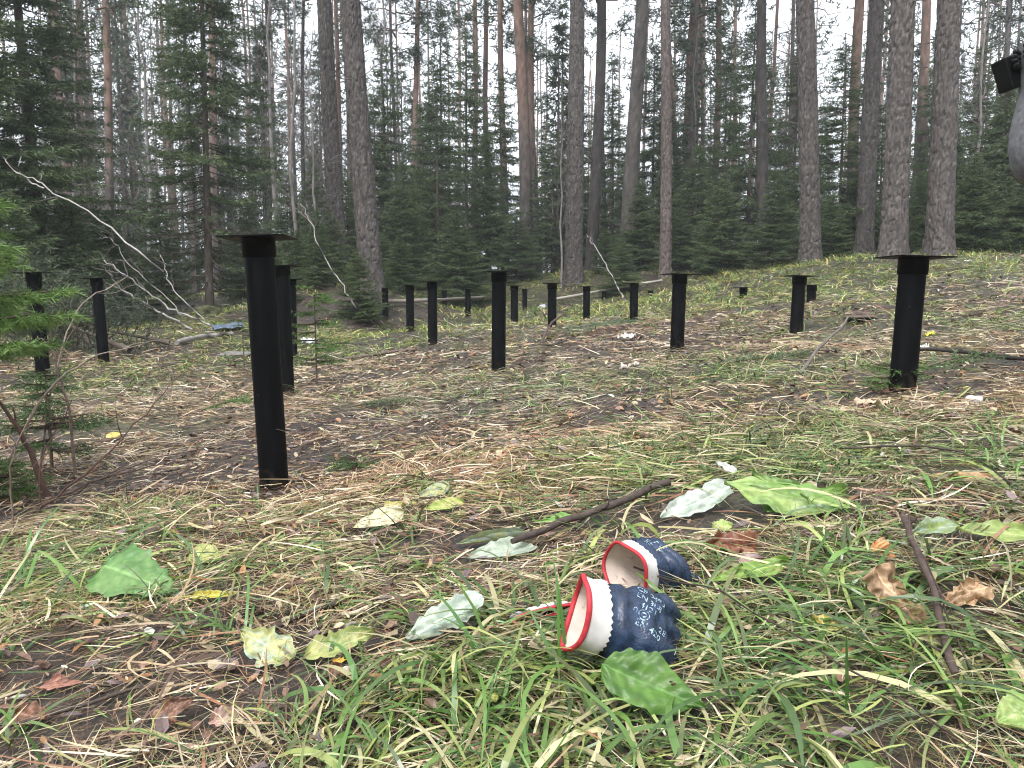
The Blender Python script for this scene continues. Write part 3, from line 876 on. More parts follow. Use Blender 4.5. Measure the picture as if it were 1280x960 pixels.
def soil_mask(x, y):
    g = np.clip((fbm(x * 2.1 + 3, y * 2.1, oct=2, seed=41) - .56) * 6, 0, 1) * .8 + np.clip((fbm(x * 8, y * 8, oct=2, seed=43) - .58) * 7, 0, 1) * .6
    for bx, by, br in BARE_SOIL:
        g = np.maximum(g, np.exp(-((x - bx) ** 2 + (y - by) ** 2) / br ** 2) * 1.0)
    return np.clip(g, 0, 1)
GLOVE_SPOT = [(G(775, 815)[:2], 0.10), (G(815, 735)[:2], 0.085)]
def scatter(n, d0, d1, r, px0=-260, px1=1540):
    d = np.sqrt(d0 ** 2 + (d1 ** 2 - d0 ** 2) * r.random(n))
    x = (r.uniform(px0, px1, n) - 640) / FPX * d
    return x, d * CP
def blades(mb, x, y, az, L, W, elev, droop, nseg, col, r, lift=0.0, curve=0.5, follow=True, tipcol=None, mat=0, roll=0.5):
    n = len(x)
    if n == 0: return
    z = H(x, y) + lift
    p = np.stack([x, y, z], -1)
    P = [p]; az = az.copy(); e = elev.copy()
    cv = r.normal(0, curve, n) / nseg
    zrel = np.broadcast_to(np.asarray(lift, float), (n,)).copy()
    for k in range(nseg):
        st = L / nseg
        q = P[-1] + np.stack([np.cos(az) * np.cos(e), np.sin(az) * np.cos(e), np.sin(e)], -1) * st[:, None]
        if follow:
            g = H(q[:, 0], q[:, 1]) + 0.002 + np.minimum(zrel, 0.03) * .6
            q[:, 2] = np.maximum(q[:, 2], g)
        P.append(q); az = az + cv; e = e - droop / nseg
    P = np.stack(P, 1)
    t = np.diff(P, axis=1); t = np.concatenate([t, t[:, -1:]], 1); t /= np.linalg.norm(t, axis=2)[..., None] + 1e-9
    up = np.array([0, 0, 1.0]) + r.normal(size=(n, 1, 3)) * roll
    s = np.cross(t, np.broadcast_to(up, t.shape)); s /= np.linalg.norm(s, axis=2)[..., None] + 1e-9
    prof = np.array([0.75, 1.0, 1.0, 0.9, 0.75, 0.55, 0.3])
    prof = np.interp(np.linspace(0, 1, nseg + 1), np.linspace(0, 1, 7), prof); prof[-1] = 0.12
    w = W[:, None] * prof[None] * .5
    V = np.stack([P - s * w[..., None], P + s * w[..., None]], 2)           # n, k, 2, 3
    m = nseg + 1
    base = (np.arange(n) * m * 2)[:, None]
    k = np.arange(nseg)[None] * 2
    q = np.stack([base + k, base + k + 1, base + k + 3, base + k + 2], -1).reshape(-1, 4)
    c = np.repeat(col[:, None], m, 1)
    if tipcol is not None:
        tt = np.linspace(0, 1, m)[None, :, None] ** 2
        c = c * (1 - tt) + tipcol[:, None] * tt
    c = np.repeat(c[:, :, None], 2, 2).reshape(-1, 3)
    mb.add(V.reshape(-1, 3), q, None, c, mat)
def pal(r, n, cols, wts):
    w = np.array(wts, float); w /= w.sum()
    k = r.choice(len(cols), n, p=w)
    return np.array(cols)[k] * r.uniform(.7, 1.25, (n, 1))
def keep_off_gloves(x, y, rad=1.0):
    ok = np.ones(len(x), bool)
    for c, rr in GLOVE_SPOT: ok &= (x - c[0]) ** 2 + (y - c[1]) ** 2 > (rr * rad) ** 2
    k = _hash((x * 1e4).astype(np.int64), (y * 1e4).astype(np.int64), np.zeros(len(x), np.int64), 3) < .80
    for c, rr in LEAF_SPOT: ok &= ~(((x - c[0]) ** 2 + (y - c[1]) ** 2 < rr ** 2) & k)
    return ok
STRAW_C = [(.47, .38, .25), (.66, .58, .43), (.15, .095, .07), (.30, .15, .09), (.27, .25, .12), (.38, .27, .16)]
GRASS_C = [(.058, .135, .028), (.125, .235, .052), (.26, .31, .09), (.075, .125, .045), (.46, .42, .23)]
def ground_cover():
    r = np.random.default_rng(5)
    ms, mn = MB(), MB()
    #        n      d0   d1   len        width          segs
    for n, d0, d1, l0, l1, w, ns in [(23000, .62, 1.6, .02, .16, .0023, 3), (40000, 1.6, 3.0, .025, .17, .0027, 3), (54000, 3, 6, .03, .18, .0038, 2), (1700, .95, 1.7, .08, .24, .0046, 6), (2600, 1.6, 3.2, .08, .26, .0055, 5),
                                 (42000, 6, 12, .05, .26, .0072, 2), (30000, 12, 24, .08, .32, .012, 1)]:
        x, y = scatter(n, d0, d1, r)
        keep = (r.random(n) > soil_mask(x, y) * .93) & keep_off_gloves(x, y, .75)
        x, y = x[keep], y[keep]; n = len(x)
        az = 6.283 * fbm(x * 1.6, y * 1.6, oct=2, seed=51) * 2 + r.normal(0, .8, n)
        L = l0 + (l1 - l0) * r.random(n) ** 1.6
        W = w * (.35 + 1.5 * r.random(n) ** 2)
        lift = r.random(n) ** 2 * .034
        g = green_mask(x, y)
        c = pal(r, n, STRAW_C, [3, 2.4, 2.6, 1.1, 1.6, 2.2])
        gr = pal(r, n, GRASS_C, [1, 2, 3, 2, 3])
        isg = r.random(n) < g * .55
        c = np.where(isg[:, None], gr, c)
        warm = fbm(x * .7 + 4, y * .7, oct=2, seed=61)[:, None]
        c = c * (1 + (warm - .5) * np.array([.2, .0, -.2]))
        mid = (np.clip((y - 1.7) / .8, 0, 1) * np.clip((10 - y) / 4, 0, 1) * np.clip(1.15 - green_mask(x, y), 0, 1))[:, None]
        c = c * (1 + mid * np.array([.10, .05, .03]))
        blades(ms, x, y, az, L, W, r.normal(.02, .16, n), r.uniform(-.1, .45, n), ns, c, r, lift, .45, True)
    # fallen needles, thin and rust brown
    for n, d0, d1, w, l in [(14000, .62, 1.8, .0011, .05), (16000, 1.8, 4, .0018, .06), (12000, 4, 9, .0035, .08)]:
        x, y = scatter(n, d0, d1, r)
        ok = keep_off_gloves(x, y, .8); x, y = x[ok], y[ok]; n = len(x)
        c = pal(r, n, [(.24, .12, .055), (.34, .20, .09), (.16, .085, .05), (.42, .31, .16)], [3, 2, 2, 1.4])
        blades(ms, x, y, r.random(n) * 6.283, l * r.uniform(.5, 1.2, n), w * r.uniform(.7, 1.2, n), r.normal(0, .12, n), r.uniform(0, .2, n), 1, c, r, r.random(n) * .016, .3)
    o = ms.build('straw_litter', M['straw'])
    o['label'] = 'matted dry grass and needles covering the forest floor'; o['category'] = 'litter'; o['kind'] = 'stuff'
    # living grass in leaning tufts
    for n, d0, d1, per, l0, l1, w, ns in [(290, .62, 1.9, 7, .10, .26, .0085, 7), (540, .62, 1.6, 10, .05, .24, .0056, 7), (1250, 1.6, 3.2, 9, .05, .21, .0056, 5), (2600, 3.2, 7, 9, .06, .22, .0062, 4),
                                      (5200, 7, 13, 8, .08, .25, .009, 3), (7000, 13, 24, 7, .10, .30, .015, 2)]:
        x, y = scatter(n, d0, d1, r)
        keep = (r.random(n) < green_mask(x, y) * (1 - .85 * soil_mask(x, y))) & keep_off_gloves(x, y, 1.0)
        x, y = x[keep], y[keep]; n = len(x)
        caz = 6.283 * fbm(x * 1.1, y * 1.1, oct=2, seed=71) * 2 + r.normal(0, .5, n)
        k = r.integers(max(2, per // 2), per + 4, n)
        i = np.repeat(np.arange(n), k); m = len(i)
        sp = .008 + .003 * d1
        bx, by = x[i] + r.normal(0, sp, m), y[i] + r.normal(0, sp, m)
        sz = (.55 + .7 * r.random(n))[i]
        L = (l0 + (l1 - l0) * r.random(m)) * sz
        az = caz[i] + r.normal(0, 1.1, m)
        tint = r.random(n)[i]
        c = pal(r, m, GRASS_C, [3, 4, 3, 3, 1.8]); c2 = lerp(c, (.38, .33, .14), (r.random((m, 1)) ** 2) * .8)
        far = np.clip((y[i] - 5) / 6, 0, 1)[:, None]
        yel = lerp(c, c * np.array([1.75, 1.4, 1.0]), far * .8)
        yel = yel * (0.75 + .5 * tint[:, None])
        blades(mn, bx, by, az, L, w * r.uniform(.5, 1.35, m), r.uniform(.15, 1.0, m), r.uniform(.9, 2.6, m), ns, yel, r, 0.0, .8, True, c2 * (0.75 + .5 * tint[:, None]), roll=.35)
    o = mn.build('grass', M['grass'])
    o['label'] = 'green and yellowing grass growing through the litter'; o['category'] = 'grass'; o['kind'] = 'stuff'
    # crumbs of leaves, bark and chips
    ml = MB()
    for n, d0, d1, s in [(2000, .62, 1.8, .012), (5500, 1.8, 4, .013), (9500, 4, 9, .017), (6000, 9, 20, .030)]:
        x, y = scatter(n, d0, d1, r)
        ok = keep_off_gloves(x, y, 1.0) & (r.random(n) > .5 * green_mask(x, y)); x, y = x[ok], y[ok]; n = len(x)
        a = r.random(n) * 6.283; sx = s * r.uniform(.5, 1.7, n); sy = sx * r.uniform(.3, .8, n)
        z = H(x, y) + r.random(n) * .016 + .004
        u = np.stack([np.cos(a), np.sin(a), r.normal(0, .3, n)], -1); w = np.stack([-np.sin(a), np.cos(a), r.normal(0, .3, n)], -1)
        o3 = np.stack([x, y, z], -1)
        cup = r.uniform(-.1, .45, n) * sx
        pts = []
        for du, dv in ((-1, 0), (-.45, -.8), (.45, -.75), (1, 0), (.4, .8), (-.5, .7)):
            j = r.uniform(.75, 1.2, (n, 1))
            q = o3 + u * (sx * du)[:, None] * j + w * (sy * dv)[:, None] * j
            q[:, 2] += cup * (abs(dv) + .3 * abs(du)); pts.append(q)
        V = np.stack([o3] + pts, 1)
        b = (np.arange(n) * 7)[:, None]
        t = np.concatenate([np.concatenate([b, b + 1 + i, b + 1 + (i + 1) % 6], 1) for i in range(6)])
        c = pal(r, n, [(.14, .075, .05), (.24, .15, .10), (.19, .14, .14), (.42, .34, .22), (.34, .30, .09), (.30, .15, .06), (.5, .5, .42), (.09, .06, .05)], [2.6, 2.4, 1.8, 2.0, .3, .9, .45, 2.2])
        ml.add(V.reshape(-1, 3), None, t, np.repeat(c, 7, 0))
    o = ml.build('leaf_litter', M['litter'])
    o['label'] = 'small dead leaves and chips scattered over the clearing'; o['category'] = 'litter'; o['kind'] = 'stuff'

# ------------------------------------------------------------------ large single leaves
def leaf_mesh(a, b, wr, shape, col, col2, lift=.025, fold=.15, curl=0.0, wave=.012, seed=0, mat='leaf', hole=None, teeth=.05, roll=0.0, tilt=.55):
    """a leaf whose stalk and tip lie at photo pixels a and b, wr = width over length"""
    r = np.random.default_rng(seed)
    lo = a if a[1] > b[1] else b
    d = to_px(G(lo[0], min(lo[1] + 5, 990)))[2] - lift * 1.2
    d = min(d, to_px(G(*a))[2], to_px(G(*b))[2] )
    da, db = (d + .25 * (to_px(G(*q))[2] - d) for q in (a, b))
    a, b = at(*a, da), at(*b, db)
    ax = b - a; L = np.linalg.norm(ax); ax /= L
    nr = np.array([r.normal(0, .15), -tilt, .8]); nr -= ax * nr.dot(ax); nr /= np.linalg.norm(nr); sd = np.cross(nr, ax)
    nu, nv = 44, 25
    u = np.linspace(0, 1, nu)[:, None] * np.ones((1, nv)); v = np.linspace(-1, 1, nv)[None] * np.ones((nu, 1))
    if shape == 'lance': pr = np.sin(np.pi * u ** .85) ** .75
    elif shape == 'heart': pr = (np.sin(np.pi * u ** .55)) ** .7 * (1.08 - .35 * u)
    elif shape == 'ovate': pr = np.sin(np.pi * u ** .7) ** .8
    elif shape == 'broad': pr = np.clip(np.sin(np.pi * np.clip(u * .94 + .05, 0, 1) ** .8), 0, 1) ** .55
    else: pr = np.clip(np.sin(np.pi * u ** .6), 0, 1) ** .5 * (1 - .25 * u)
    edge = 1 + teeth * (2 * vnoise(u * 16, np.sign(v) * 3, None, seed) - 1) * 2 + teeth * .8 * (2 * vnoise(u * 5, np.sign(v) * 7, None, seed + 2) - 1)
    half = wr * L * .5 * pr * edge
    lat = v * half
    z = lift + fold * np.abs(lat) * (1 if fold > 0 else 1) + wave * (2 * fbm(u * 3.2, v * 1.6, oct=2, seed=seed + 3) - 1) * (.4 + np.abs(v)) \
        + 0.0009 * np.sin(u * 46 - np.abs(v) * 9) + curl * L * (u - .35) ** 2
    along = u * L
    if roll:      # edges rolled over towards the midrib
        ang = np.abs(v) * roll * np.pi; rr = half / (roll * np.pi + 1e-6)
        lat = np.sign(v) * rr * np.sin(ang); z = z + rr * (1 - np.cos(ang))
    P = a[None, None] + ax * along[..., None] + sd * lat[..., None] + nr * (z - lift)[..., None]
    P[..., 2] = np.maximum(P[..., 2], H(P[..., 0], P[..., 1]) + .006 + .4 * lift)
    n = fbm(u * 5, v * 3, oct=2, seed=seed + 8)[..., None]
    c = lerp(col, col2, np.clip((n - .3) * 2.5, 0, 1))
    vein = (np.abs(v) < .05)[..., None]
    c = np.where(vein, np.clip(c * 1.45 + .03, 0, 1), c)
    side = (np.abs(((u * 7 - np.abs(v) * 1.5) % 1) - .5) > .45)[..., None]
    c = np.where(side & ~vein, c * 1.18, c)
    q = grid_quads(nu, nv)
    if hole is not None:
        cu, cv, cr = hole
        cen = np.stack([u, v], -1).reshape(-1, 2)[q].mean(1)
        q = q[((cen[:, 0] - cu) ** 2 / cr ** 2 + (cen[:, 1] - cv) ** 2 / (cr * 2.2) ** 2) > 1]
    org = P[0, nv // 2].copy()
    mb = MB(); mb.add(P - org, q, None, c.reshape(-1, 3))
    me = mb.mesh('leaf', M[mat], True)
    return me, org
GRN, GRN2 = (.055, .13, .022), (.10, .20, .035)
PAL, PAL2 = (.30, .37, .29), (.43, .48, .38)
OLV, OLV2 = (.22, .28, .09), (.40, .40, .16)
BRN, BRN2 = (.15, .075, .05), (.27, .15, .10)
TAN, TAN2 = (.27, .17, .10), (.44, .30, .18)
RED, RED2 = (.16, .06, .035), (.30, .14, .08)
LEAVES = [
 # stalk px, tip px, width ratio, shape, colours, extras, label
 ((752, 830), (882, 886), .56, 'ovate', GRN, GRN2, dict(lift=.04, fold=.12, hole=(.66, .45, .035), teeth=.07), 'glossy green leaf with a small hole under the front glove'),
 ((602, 744), (508, 802), .38, 'broad', (.34, .42, .35), (.46, .52, .43), dict(lift=.02, fold=.12, teeth=.10, wave=.014), 'pale silvery upturned leaf left of the gloves'),
 ((128, 706), (222, 742), .62, 'heart', (.09, .20, .055), (.16, .28, .09), dict(lift=.022, fold=.1, teeth=.08), 'bright green triangular leaf in the left grass'),
 ((664, 668), (570, 682), .42, 'lance', PAL, OLV2, dict(lift=.02, roll=.8, wave=.006), 'rolled pale green leaf beside the dark stick'),
 ((672, 690), (582, 700), .5, 'ovate', PAL, PAL2, dict(lift=.015, fold=.2), 'flat pale leaf tucked below the rolled leaf'),
 ((1062, 634), (905, 604), .36, 'broad', (.17, .28, .07), (.30, .40, .13), dict(lift=.022, fold=-.18, wave=.028, teeth=.07), 'large light green leaf right of the dark stick'),
 ((912, 610), (826, 650), .36, 'broad', PAL, (.54, .58, .52), dict(lift=.022, fold=.45, wave=.018), 'folded silvery leaf at the tip of the large light green leaf'),
 ((1010, 636), (940, 592), .34, 'lance', (.10, .18, .045), (.19, .28, .08), dict(lift=.035, fold=.35, wave=.025), 'bent dark green leaf crossing the large light green leaf'),
 ((955, 640), (1058, 612), .34, 'broad', (.13, .24, .055), (.24, .35, .10), dict(lift=.03, fold=.3, wave=.03), 'second light green leaf crumpled over the large one'),
 ((920, 592), (895, 578), .5, 'ovate', (.55, .56, .52), (.65, .66, .62), dict(lift=.03, fold=.3), 'small white upturned leaf behind the large light green leaf'),
 ((1290, 672), (1195, 660), .48, 'ovate', OLV, (.30, .38, .12), dict(lift=.04, fold=.2), 'yellowish green leaf lying against the right edge'),
 ((1200, 658), (1140, 668), .5, 'lance', OLV, PAL, dict(lift=.04, fold=.3), 'curled olive leaf beside the right-edge leaf'),
 ((985, 702), (888, 728), .28, 'lance', (.16, .27, .05), (.24, .34, .08), dict(lift=.03, fold=.25), 'narrow green leaf right of the rear glove'),
 ((368, 825), (300, 790), .6, 'ovate', PAL, OLV2, dict(lift=.015, fold=.2, teeth=.12, mat='dry_leaf'), 'withered grey-green leaf left of the olive leaf'),
 ((380, 828), (468, 790), .5, 'ovate', OLV, OLV2, dict(lift=.02, fold=.25, teeth=.12), 'withered olive leaf with ragged edge at lower left'),
 ((945, 690), (880, 680), .6, 'maple', RED, RED2, dict(lift=.008, fold=.5, wave=.03, mat='dry_leaf', teeth=.15), 'crumpled dark red leaf behind the rear glove'),
 ((960, 706), (905, 705), .6, 'ovate', (.25, .17, .15), (.36, .26, .24), dict(lift=.015, fold=.3, mat='dry_leaf'), 'greyish violet dead leaf beside the crumpled red leaf'),
 ((1090, 712), (1150, 785), .5, 'maple', TAN, TAN2, dict(lift=.014, fold=.3, wave=.035, mat='dry_leaf', teeth=.18), 'large tan dead leaf under the right stick'),
 ((1235, 735), (1175, 757), .5, 'maple', TAN, TAN2, dict(lift=.012, fold=.3, wave=.03, mat='dry_leaf', teeth=.15), 'orange-tan dead leaf right of the right stick'),
 ((1090, 680), (1120, 700), .9, 'ovate', (.40, .17, .06), (.5, .25, .1), dict(lift=.02, fold=.3, mat='dry_leaf'), 'small rust orange leaf at the head of the right stick'),
 ((52, 862), (102, 858), .6, 'ovate', (.25, .11, .08), (.36, .18, .13), dict(lift=.012, fold=.15, mat='dry_leaf'), 'pinkish brown dead leaf on wet soil near the left edge'),
 ((20, 890), (60, 900), .7, 'ovate', (.13, .06, .035), (.2, .1, .06), dict(lift=.012, fold=.2, mat='dry_leaf'), 'dark brown dead leaf at the lower left edge'),
 ((192, 912), (238, 872), .7, 'ovate', BRN, BRN2, dict(lift=.012, fold=.3, mat='dry_leaf'), 'brown folded dead leaf on the wet soil patch'),
 ((262, 905), (308, 895), .75, 'ovate', (.28, .17, .13), (.38, .25, .20), dict(lift=.015, fold=.15, mat='dry_leaf'), 'flat pinkish dead leaf right of the brown folded leaf'),
 ((408, 850), (442, 838), .8, 'ovate', BRN, BRN2, dict(lift=.012, fold=.2, mat='dry_leaf'), 'brown dead leaf below the withered olive leaf'),
 ((418, 830), (434, 828), .8, 'ovate', (.62, .38, .05), (.7, .46, .08), dict(lift=.03, fold=.2), 'tiny orange-yellow leaf beside the withered olive leaf'),
 ((562, 606), (524, 622), .6, 'ovate', PAL, OLV2, dict(lift=.03, fold=.3), 'pale leaf standing behind the dark soil patch'),
 ((505, 640), (440, 662), .5, 'ovate', (.5, .45, .27), (.58, .54, .36), dict(lift=.02, fold=.15, mat='dry_leaf'), 'straw-coloured leaf left of the rolled pale leaf'),
 ((580, 628), (528, 640), .45, 'lance', (.30, .38, .10), (.42, .46, .14), dict(lift=.025, fold=.2), 'yellow-green leaf above the rolled pale leaf'),
 ((720, 650), (672, 655), .5, 'ovate', (.14, .30, .06), (.2, .36, .09), dict(lift=.025, fold=.15), 'fresh green leaf above the dark stick'),
 ((132, 546), (152, 542), .8, 'ovate', (.60, .45, .10), (.68, .55, .2), dict(lift=.02, fold=.1), 'small yellow leaf on brown litter at left'),
 ((622, 868), (592, 885), .6, 'ovate', OLV, (.36, .38, .1), dict(lift=.035, fold=.5), 'curled yellow-green leaf in the grass below the gloves'),
 ((1300, 880), (1245, 905), .8, 'ovate', (.22, .32, .09), (.34, .42, .16), dict(lift=.05, fold=.15), 'light green leaf cut by the lower right edge'),
 ((225, 750), (298, 742), .25, 'lance', (.45, .40, .06), (.55, .48, .10), dict(lift=.025, fold=.2), 'narrow yellow leaf right of the bright triangular leaf'),
 ((915, 660), (890, 656), .8, 'ovate', (.34, .44, .14), (.42, .52, .2), dict(lift=.02, fold=.1), 'small rounded lime leaf above the crumpled red leaf'),
 ((480, 640), (505, 628), .7, 'ovate', (.45, .40, .14), (.5, .46, .2), dict(lift=.02, fold=.2), 'small mustard leaf beside the straw-coloured leaf'),
 ((1240, 600), (1160, 598), .35, 'lance', (.42, .26, .12), (.5, .34, .18), dict(lift=.02, fold=.2, mat='dry_leaf'), 'dry orange blade leaf under the thin right twig'),
 ((240, 690), (275, 700), .8, 'ovate', (.36, .38, .12), (.45, .46, .2), dict(lift=.03, fold=.2), 'yellowish leaf above the bright triangular leaf'),
 ((1050, 790), (1015, 770), .6, 'ovate', (.5, .42, .12), (.58, .5, .2), dict(lift=.025, fold=.3), 'small yellow leaf left of the right stick'),
]
for i, (a, b, wr, sh, c1, c2, ex, label) in enumerate(LEAVES):
    ex = dict(ex); ex.setdefault('mat', 'leaf')
    me, org = leaf_mesh(a, b, wr, sh, np.array(c1), np.array(c2), seed=500 + i, **ex)
    o = link('fallen_leaf', me, None, org); tag(o, label, 'leaf', 'large leaves on the forest floor')

LEAF_SPOT = [(G((l[0][0] + l[1][0]) / 2, max(l[0][1], l[1][1]))[:2], abs(l[0][0] - l[1][0]) / FPX * to_px(G(*l[0]))[2] * .5 + .015) for l in LEAVES]
ground_cover()

# a few broad fresh blades crossing in front of the gloves: tufts one can pick out
def tuft(name, px, py, specs, label, seed):
    p = G(px, py); r = np.random.default_rng(seed)
    root = empty(name, p)
    for dx, dy, L, W, az, el, dr, c in specs:
        mb = MB()
        blades(mb, np.array([p[0] + dx]), np.array([p[1] + dy]), np.array([az]), np.array([L]), np.array([W]), np.array([el]), np.array([dr]), 12,
               np.array([c]), r, 0.0, .15, True, np.array([c]) * 1.1, roll=.15)
        mb.v = [v - p for v in mb.v]
        mb.build('grass_blade', M['grass'], root, smooth=True)
    tag(root, label, 'grass tuft')
g1, g2, g3 = (.075, .17, .04), (.11, .22, .05), (.17, .26, .07)
PI = math.pi
tuft('grass_tuft', 700, 852, [(0, 0, .17, .006, PI * .5, 1.25, .5, g2), (.01, 0, .19, .006, PI * .55, 1.35, .5, g1), (-.01, .01, .16, .007, PI * .95, .8, .9, g2), (.015, 0, .2, .005, .35, 1.1, 2.0, g1),
     (.0, -.01, .14, .006, PI * 1.1, .7, 1.2, g3), (.02, .01, .16, .005, .15, .9, 1.6, g2), (0, 0, .12, .006, PI * .8, 1.2, .6, g1), (-.02, 0, .13, .007, 4.2, .8, 1.6, g2)],
     'tuft of broad fresh grass in front of the front glove', 1)
tuft('grass_tuft', 600, 835, [(0, 0, .15, .008, PI * .8, 1.1, .7, g1), (.01, .0, .12, .007, PI * .75, .9, 1.0, g2), (0, .01, .10, .006, .3, .8, 1.5, g2), (-.01, 0, .13, .006, PI * 1.05, .7, 1.4, g3)],
     'tuft with one long arching blade left of the front glove', 2)
tuft('grass_tuft', 1058, 905, [(0, 0, .115, .011, PI * .5, 1.5, .05, (.05, .13, .025)), (.01, 0, .08, .007, .4, .8, 1.0, g2), (-.01, 0, .09, .007, 2.8, .7, 1.2, g3)],
     'tuft with one upright dark blade at lower right', 3)
tuft('grass_tuft', 560, 940, [(0, 0, .12, .008, PI * .9, .9, 1.0, g2), (.01, 0, .13, .008, PI * .55, 1.1, .8, g1), (0, 0, .11, .007, .5, .8, 1.4, g2), (.02, 0, .13, .006, 1.0, 1.0, .8, g3)],
     'tuft of broad blades at the bottom centre edge', 4)
tuft('grass_tuft', 985, 640, [(0, 0, .12, .008, 2.2, .9, 1.4, g3), (.02, 0, .13, .008, .6, .9, 1.5, g2), (-.02, 0, .12, .007, 3.0, .7, 1.6, g2), (.0, 0, .10, .007, 1.4, 1.1, .9, g3), (.03, 0, .14, .007, -.3, .7, 1.6, g3)],
     'tuft of pale grass behind the large light green leaf', 5)
tuft('grass_tuft', 20, 735, [(0, 0, .25, .007, 1.3, 1.2, .9, g1), (.02, 0, .22, .007, 1.9, 1.1, 1.2, g2), (-.02, 0, .25, .007, .7, 1.0, 1.4, g1), (0, 0, .2, .008, .1, .8, 1.6, g2), (.04, .02, .22, .006, .3, 1.0, 1.5, g3), (-.04, 0, .2, .007, 2.6, 1.0, 1.3, g1)],
     'tall tuft of dark grass at the left edge', 6)
tuft('grass_tuft', 1200, 560, [(0, 0, .14, .007, 2.9, .8, 1.5, g2), (.02, 0, .12, .007, .3, .8, 1.4, g3), (0, 0, .12, .006, 1.7, 1.0, 1.2, g3)],
     'small tuft between the right pile and thin twig', 7)

# ------------------------------------------------------------------ work gloves
def glove_mats():
    m, nt, N, L, b = new_mat('blue_rubber')
    tc = N.new('ShaderNodeTexCoord')
    n1 = N.new('ShaderNodeTexNoise'); n1.inputs['Scale'].default_value = 55; n1.inputs['Detail'].default_value = 7; n1.inputs['Roughness'].default_value = .7
    L.new(tc.outputs['Object'], n1.inputs['Vector'])
    r = N.new('ShaderNodeValToRGB'); e = r.color_ramp.elements
    e[0].position = .35; e[0].color = (.006, .013, .032, 1); e[1].position = .72; e[1].color = (.028, .054, .115, 1)
    L.new(n1.outputs[0], r.inputs[0]); L.new(r.outputs[0], b.inputs['Base Color'])
    b.inputs['Roughness'].default_value = .27; b.inputs['Specular IOR Level'].default_value = .55
    n2 = N.new('ShaderNodeTexNoise'); n2.inputs['Scale'].default_value = 420; n2.inputs['Detail'].default_value = 3
    L.new(tc.outputs['Object'], n2.inputs['Vector'])
    ad = N.new('ShaderNodeMath'); ad.operation = 'MULTIPLY_ADD'; ad.inputs[1].default_value = 2.2
    L.new(n1.outputs[0], ad.inputs[0]); L.new(n2.outputs[0], ad.inputs[2])
    bp = N.new('ShaderNodeBump'); bp.inputs['Strength'].default_value = .5; bp.inputs['Distance'].default_value = .0016
    L.new(ad.outputs[0], bp.inputs['Height']); L.new(bp.outputs[0], b.inputs['Normal'])
    M['blue_rubber'] = m
    M['knit'] = mat_attr('knit', .9, .2, .10, 60, 0, .5, 900, .0006)
    M['red_trim'] = mat_attr('red_trim', .6, .3, .2, 120, 0, .4, 800, .0006)
    M['print'] = blight(mat_attr('print', .55, .3, 0.22, 300), .47, (.03, .055, .12, 1))
    M['print'].node_tree.nodes['Noise Texture.001'].inputs['Scale'].default_value = 170
    blight(M['knit'], .60, (.36, .30, .24, 1))
glove_mats()
def eval_mesh(o):
    dg = bpy.context.evaluated_depsgraph_get(); dg.update()
    me = bpy.data.meshes.new_from_object(o.evaluated_get(dg))
    return me
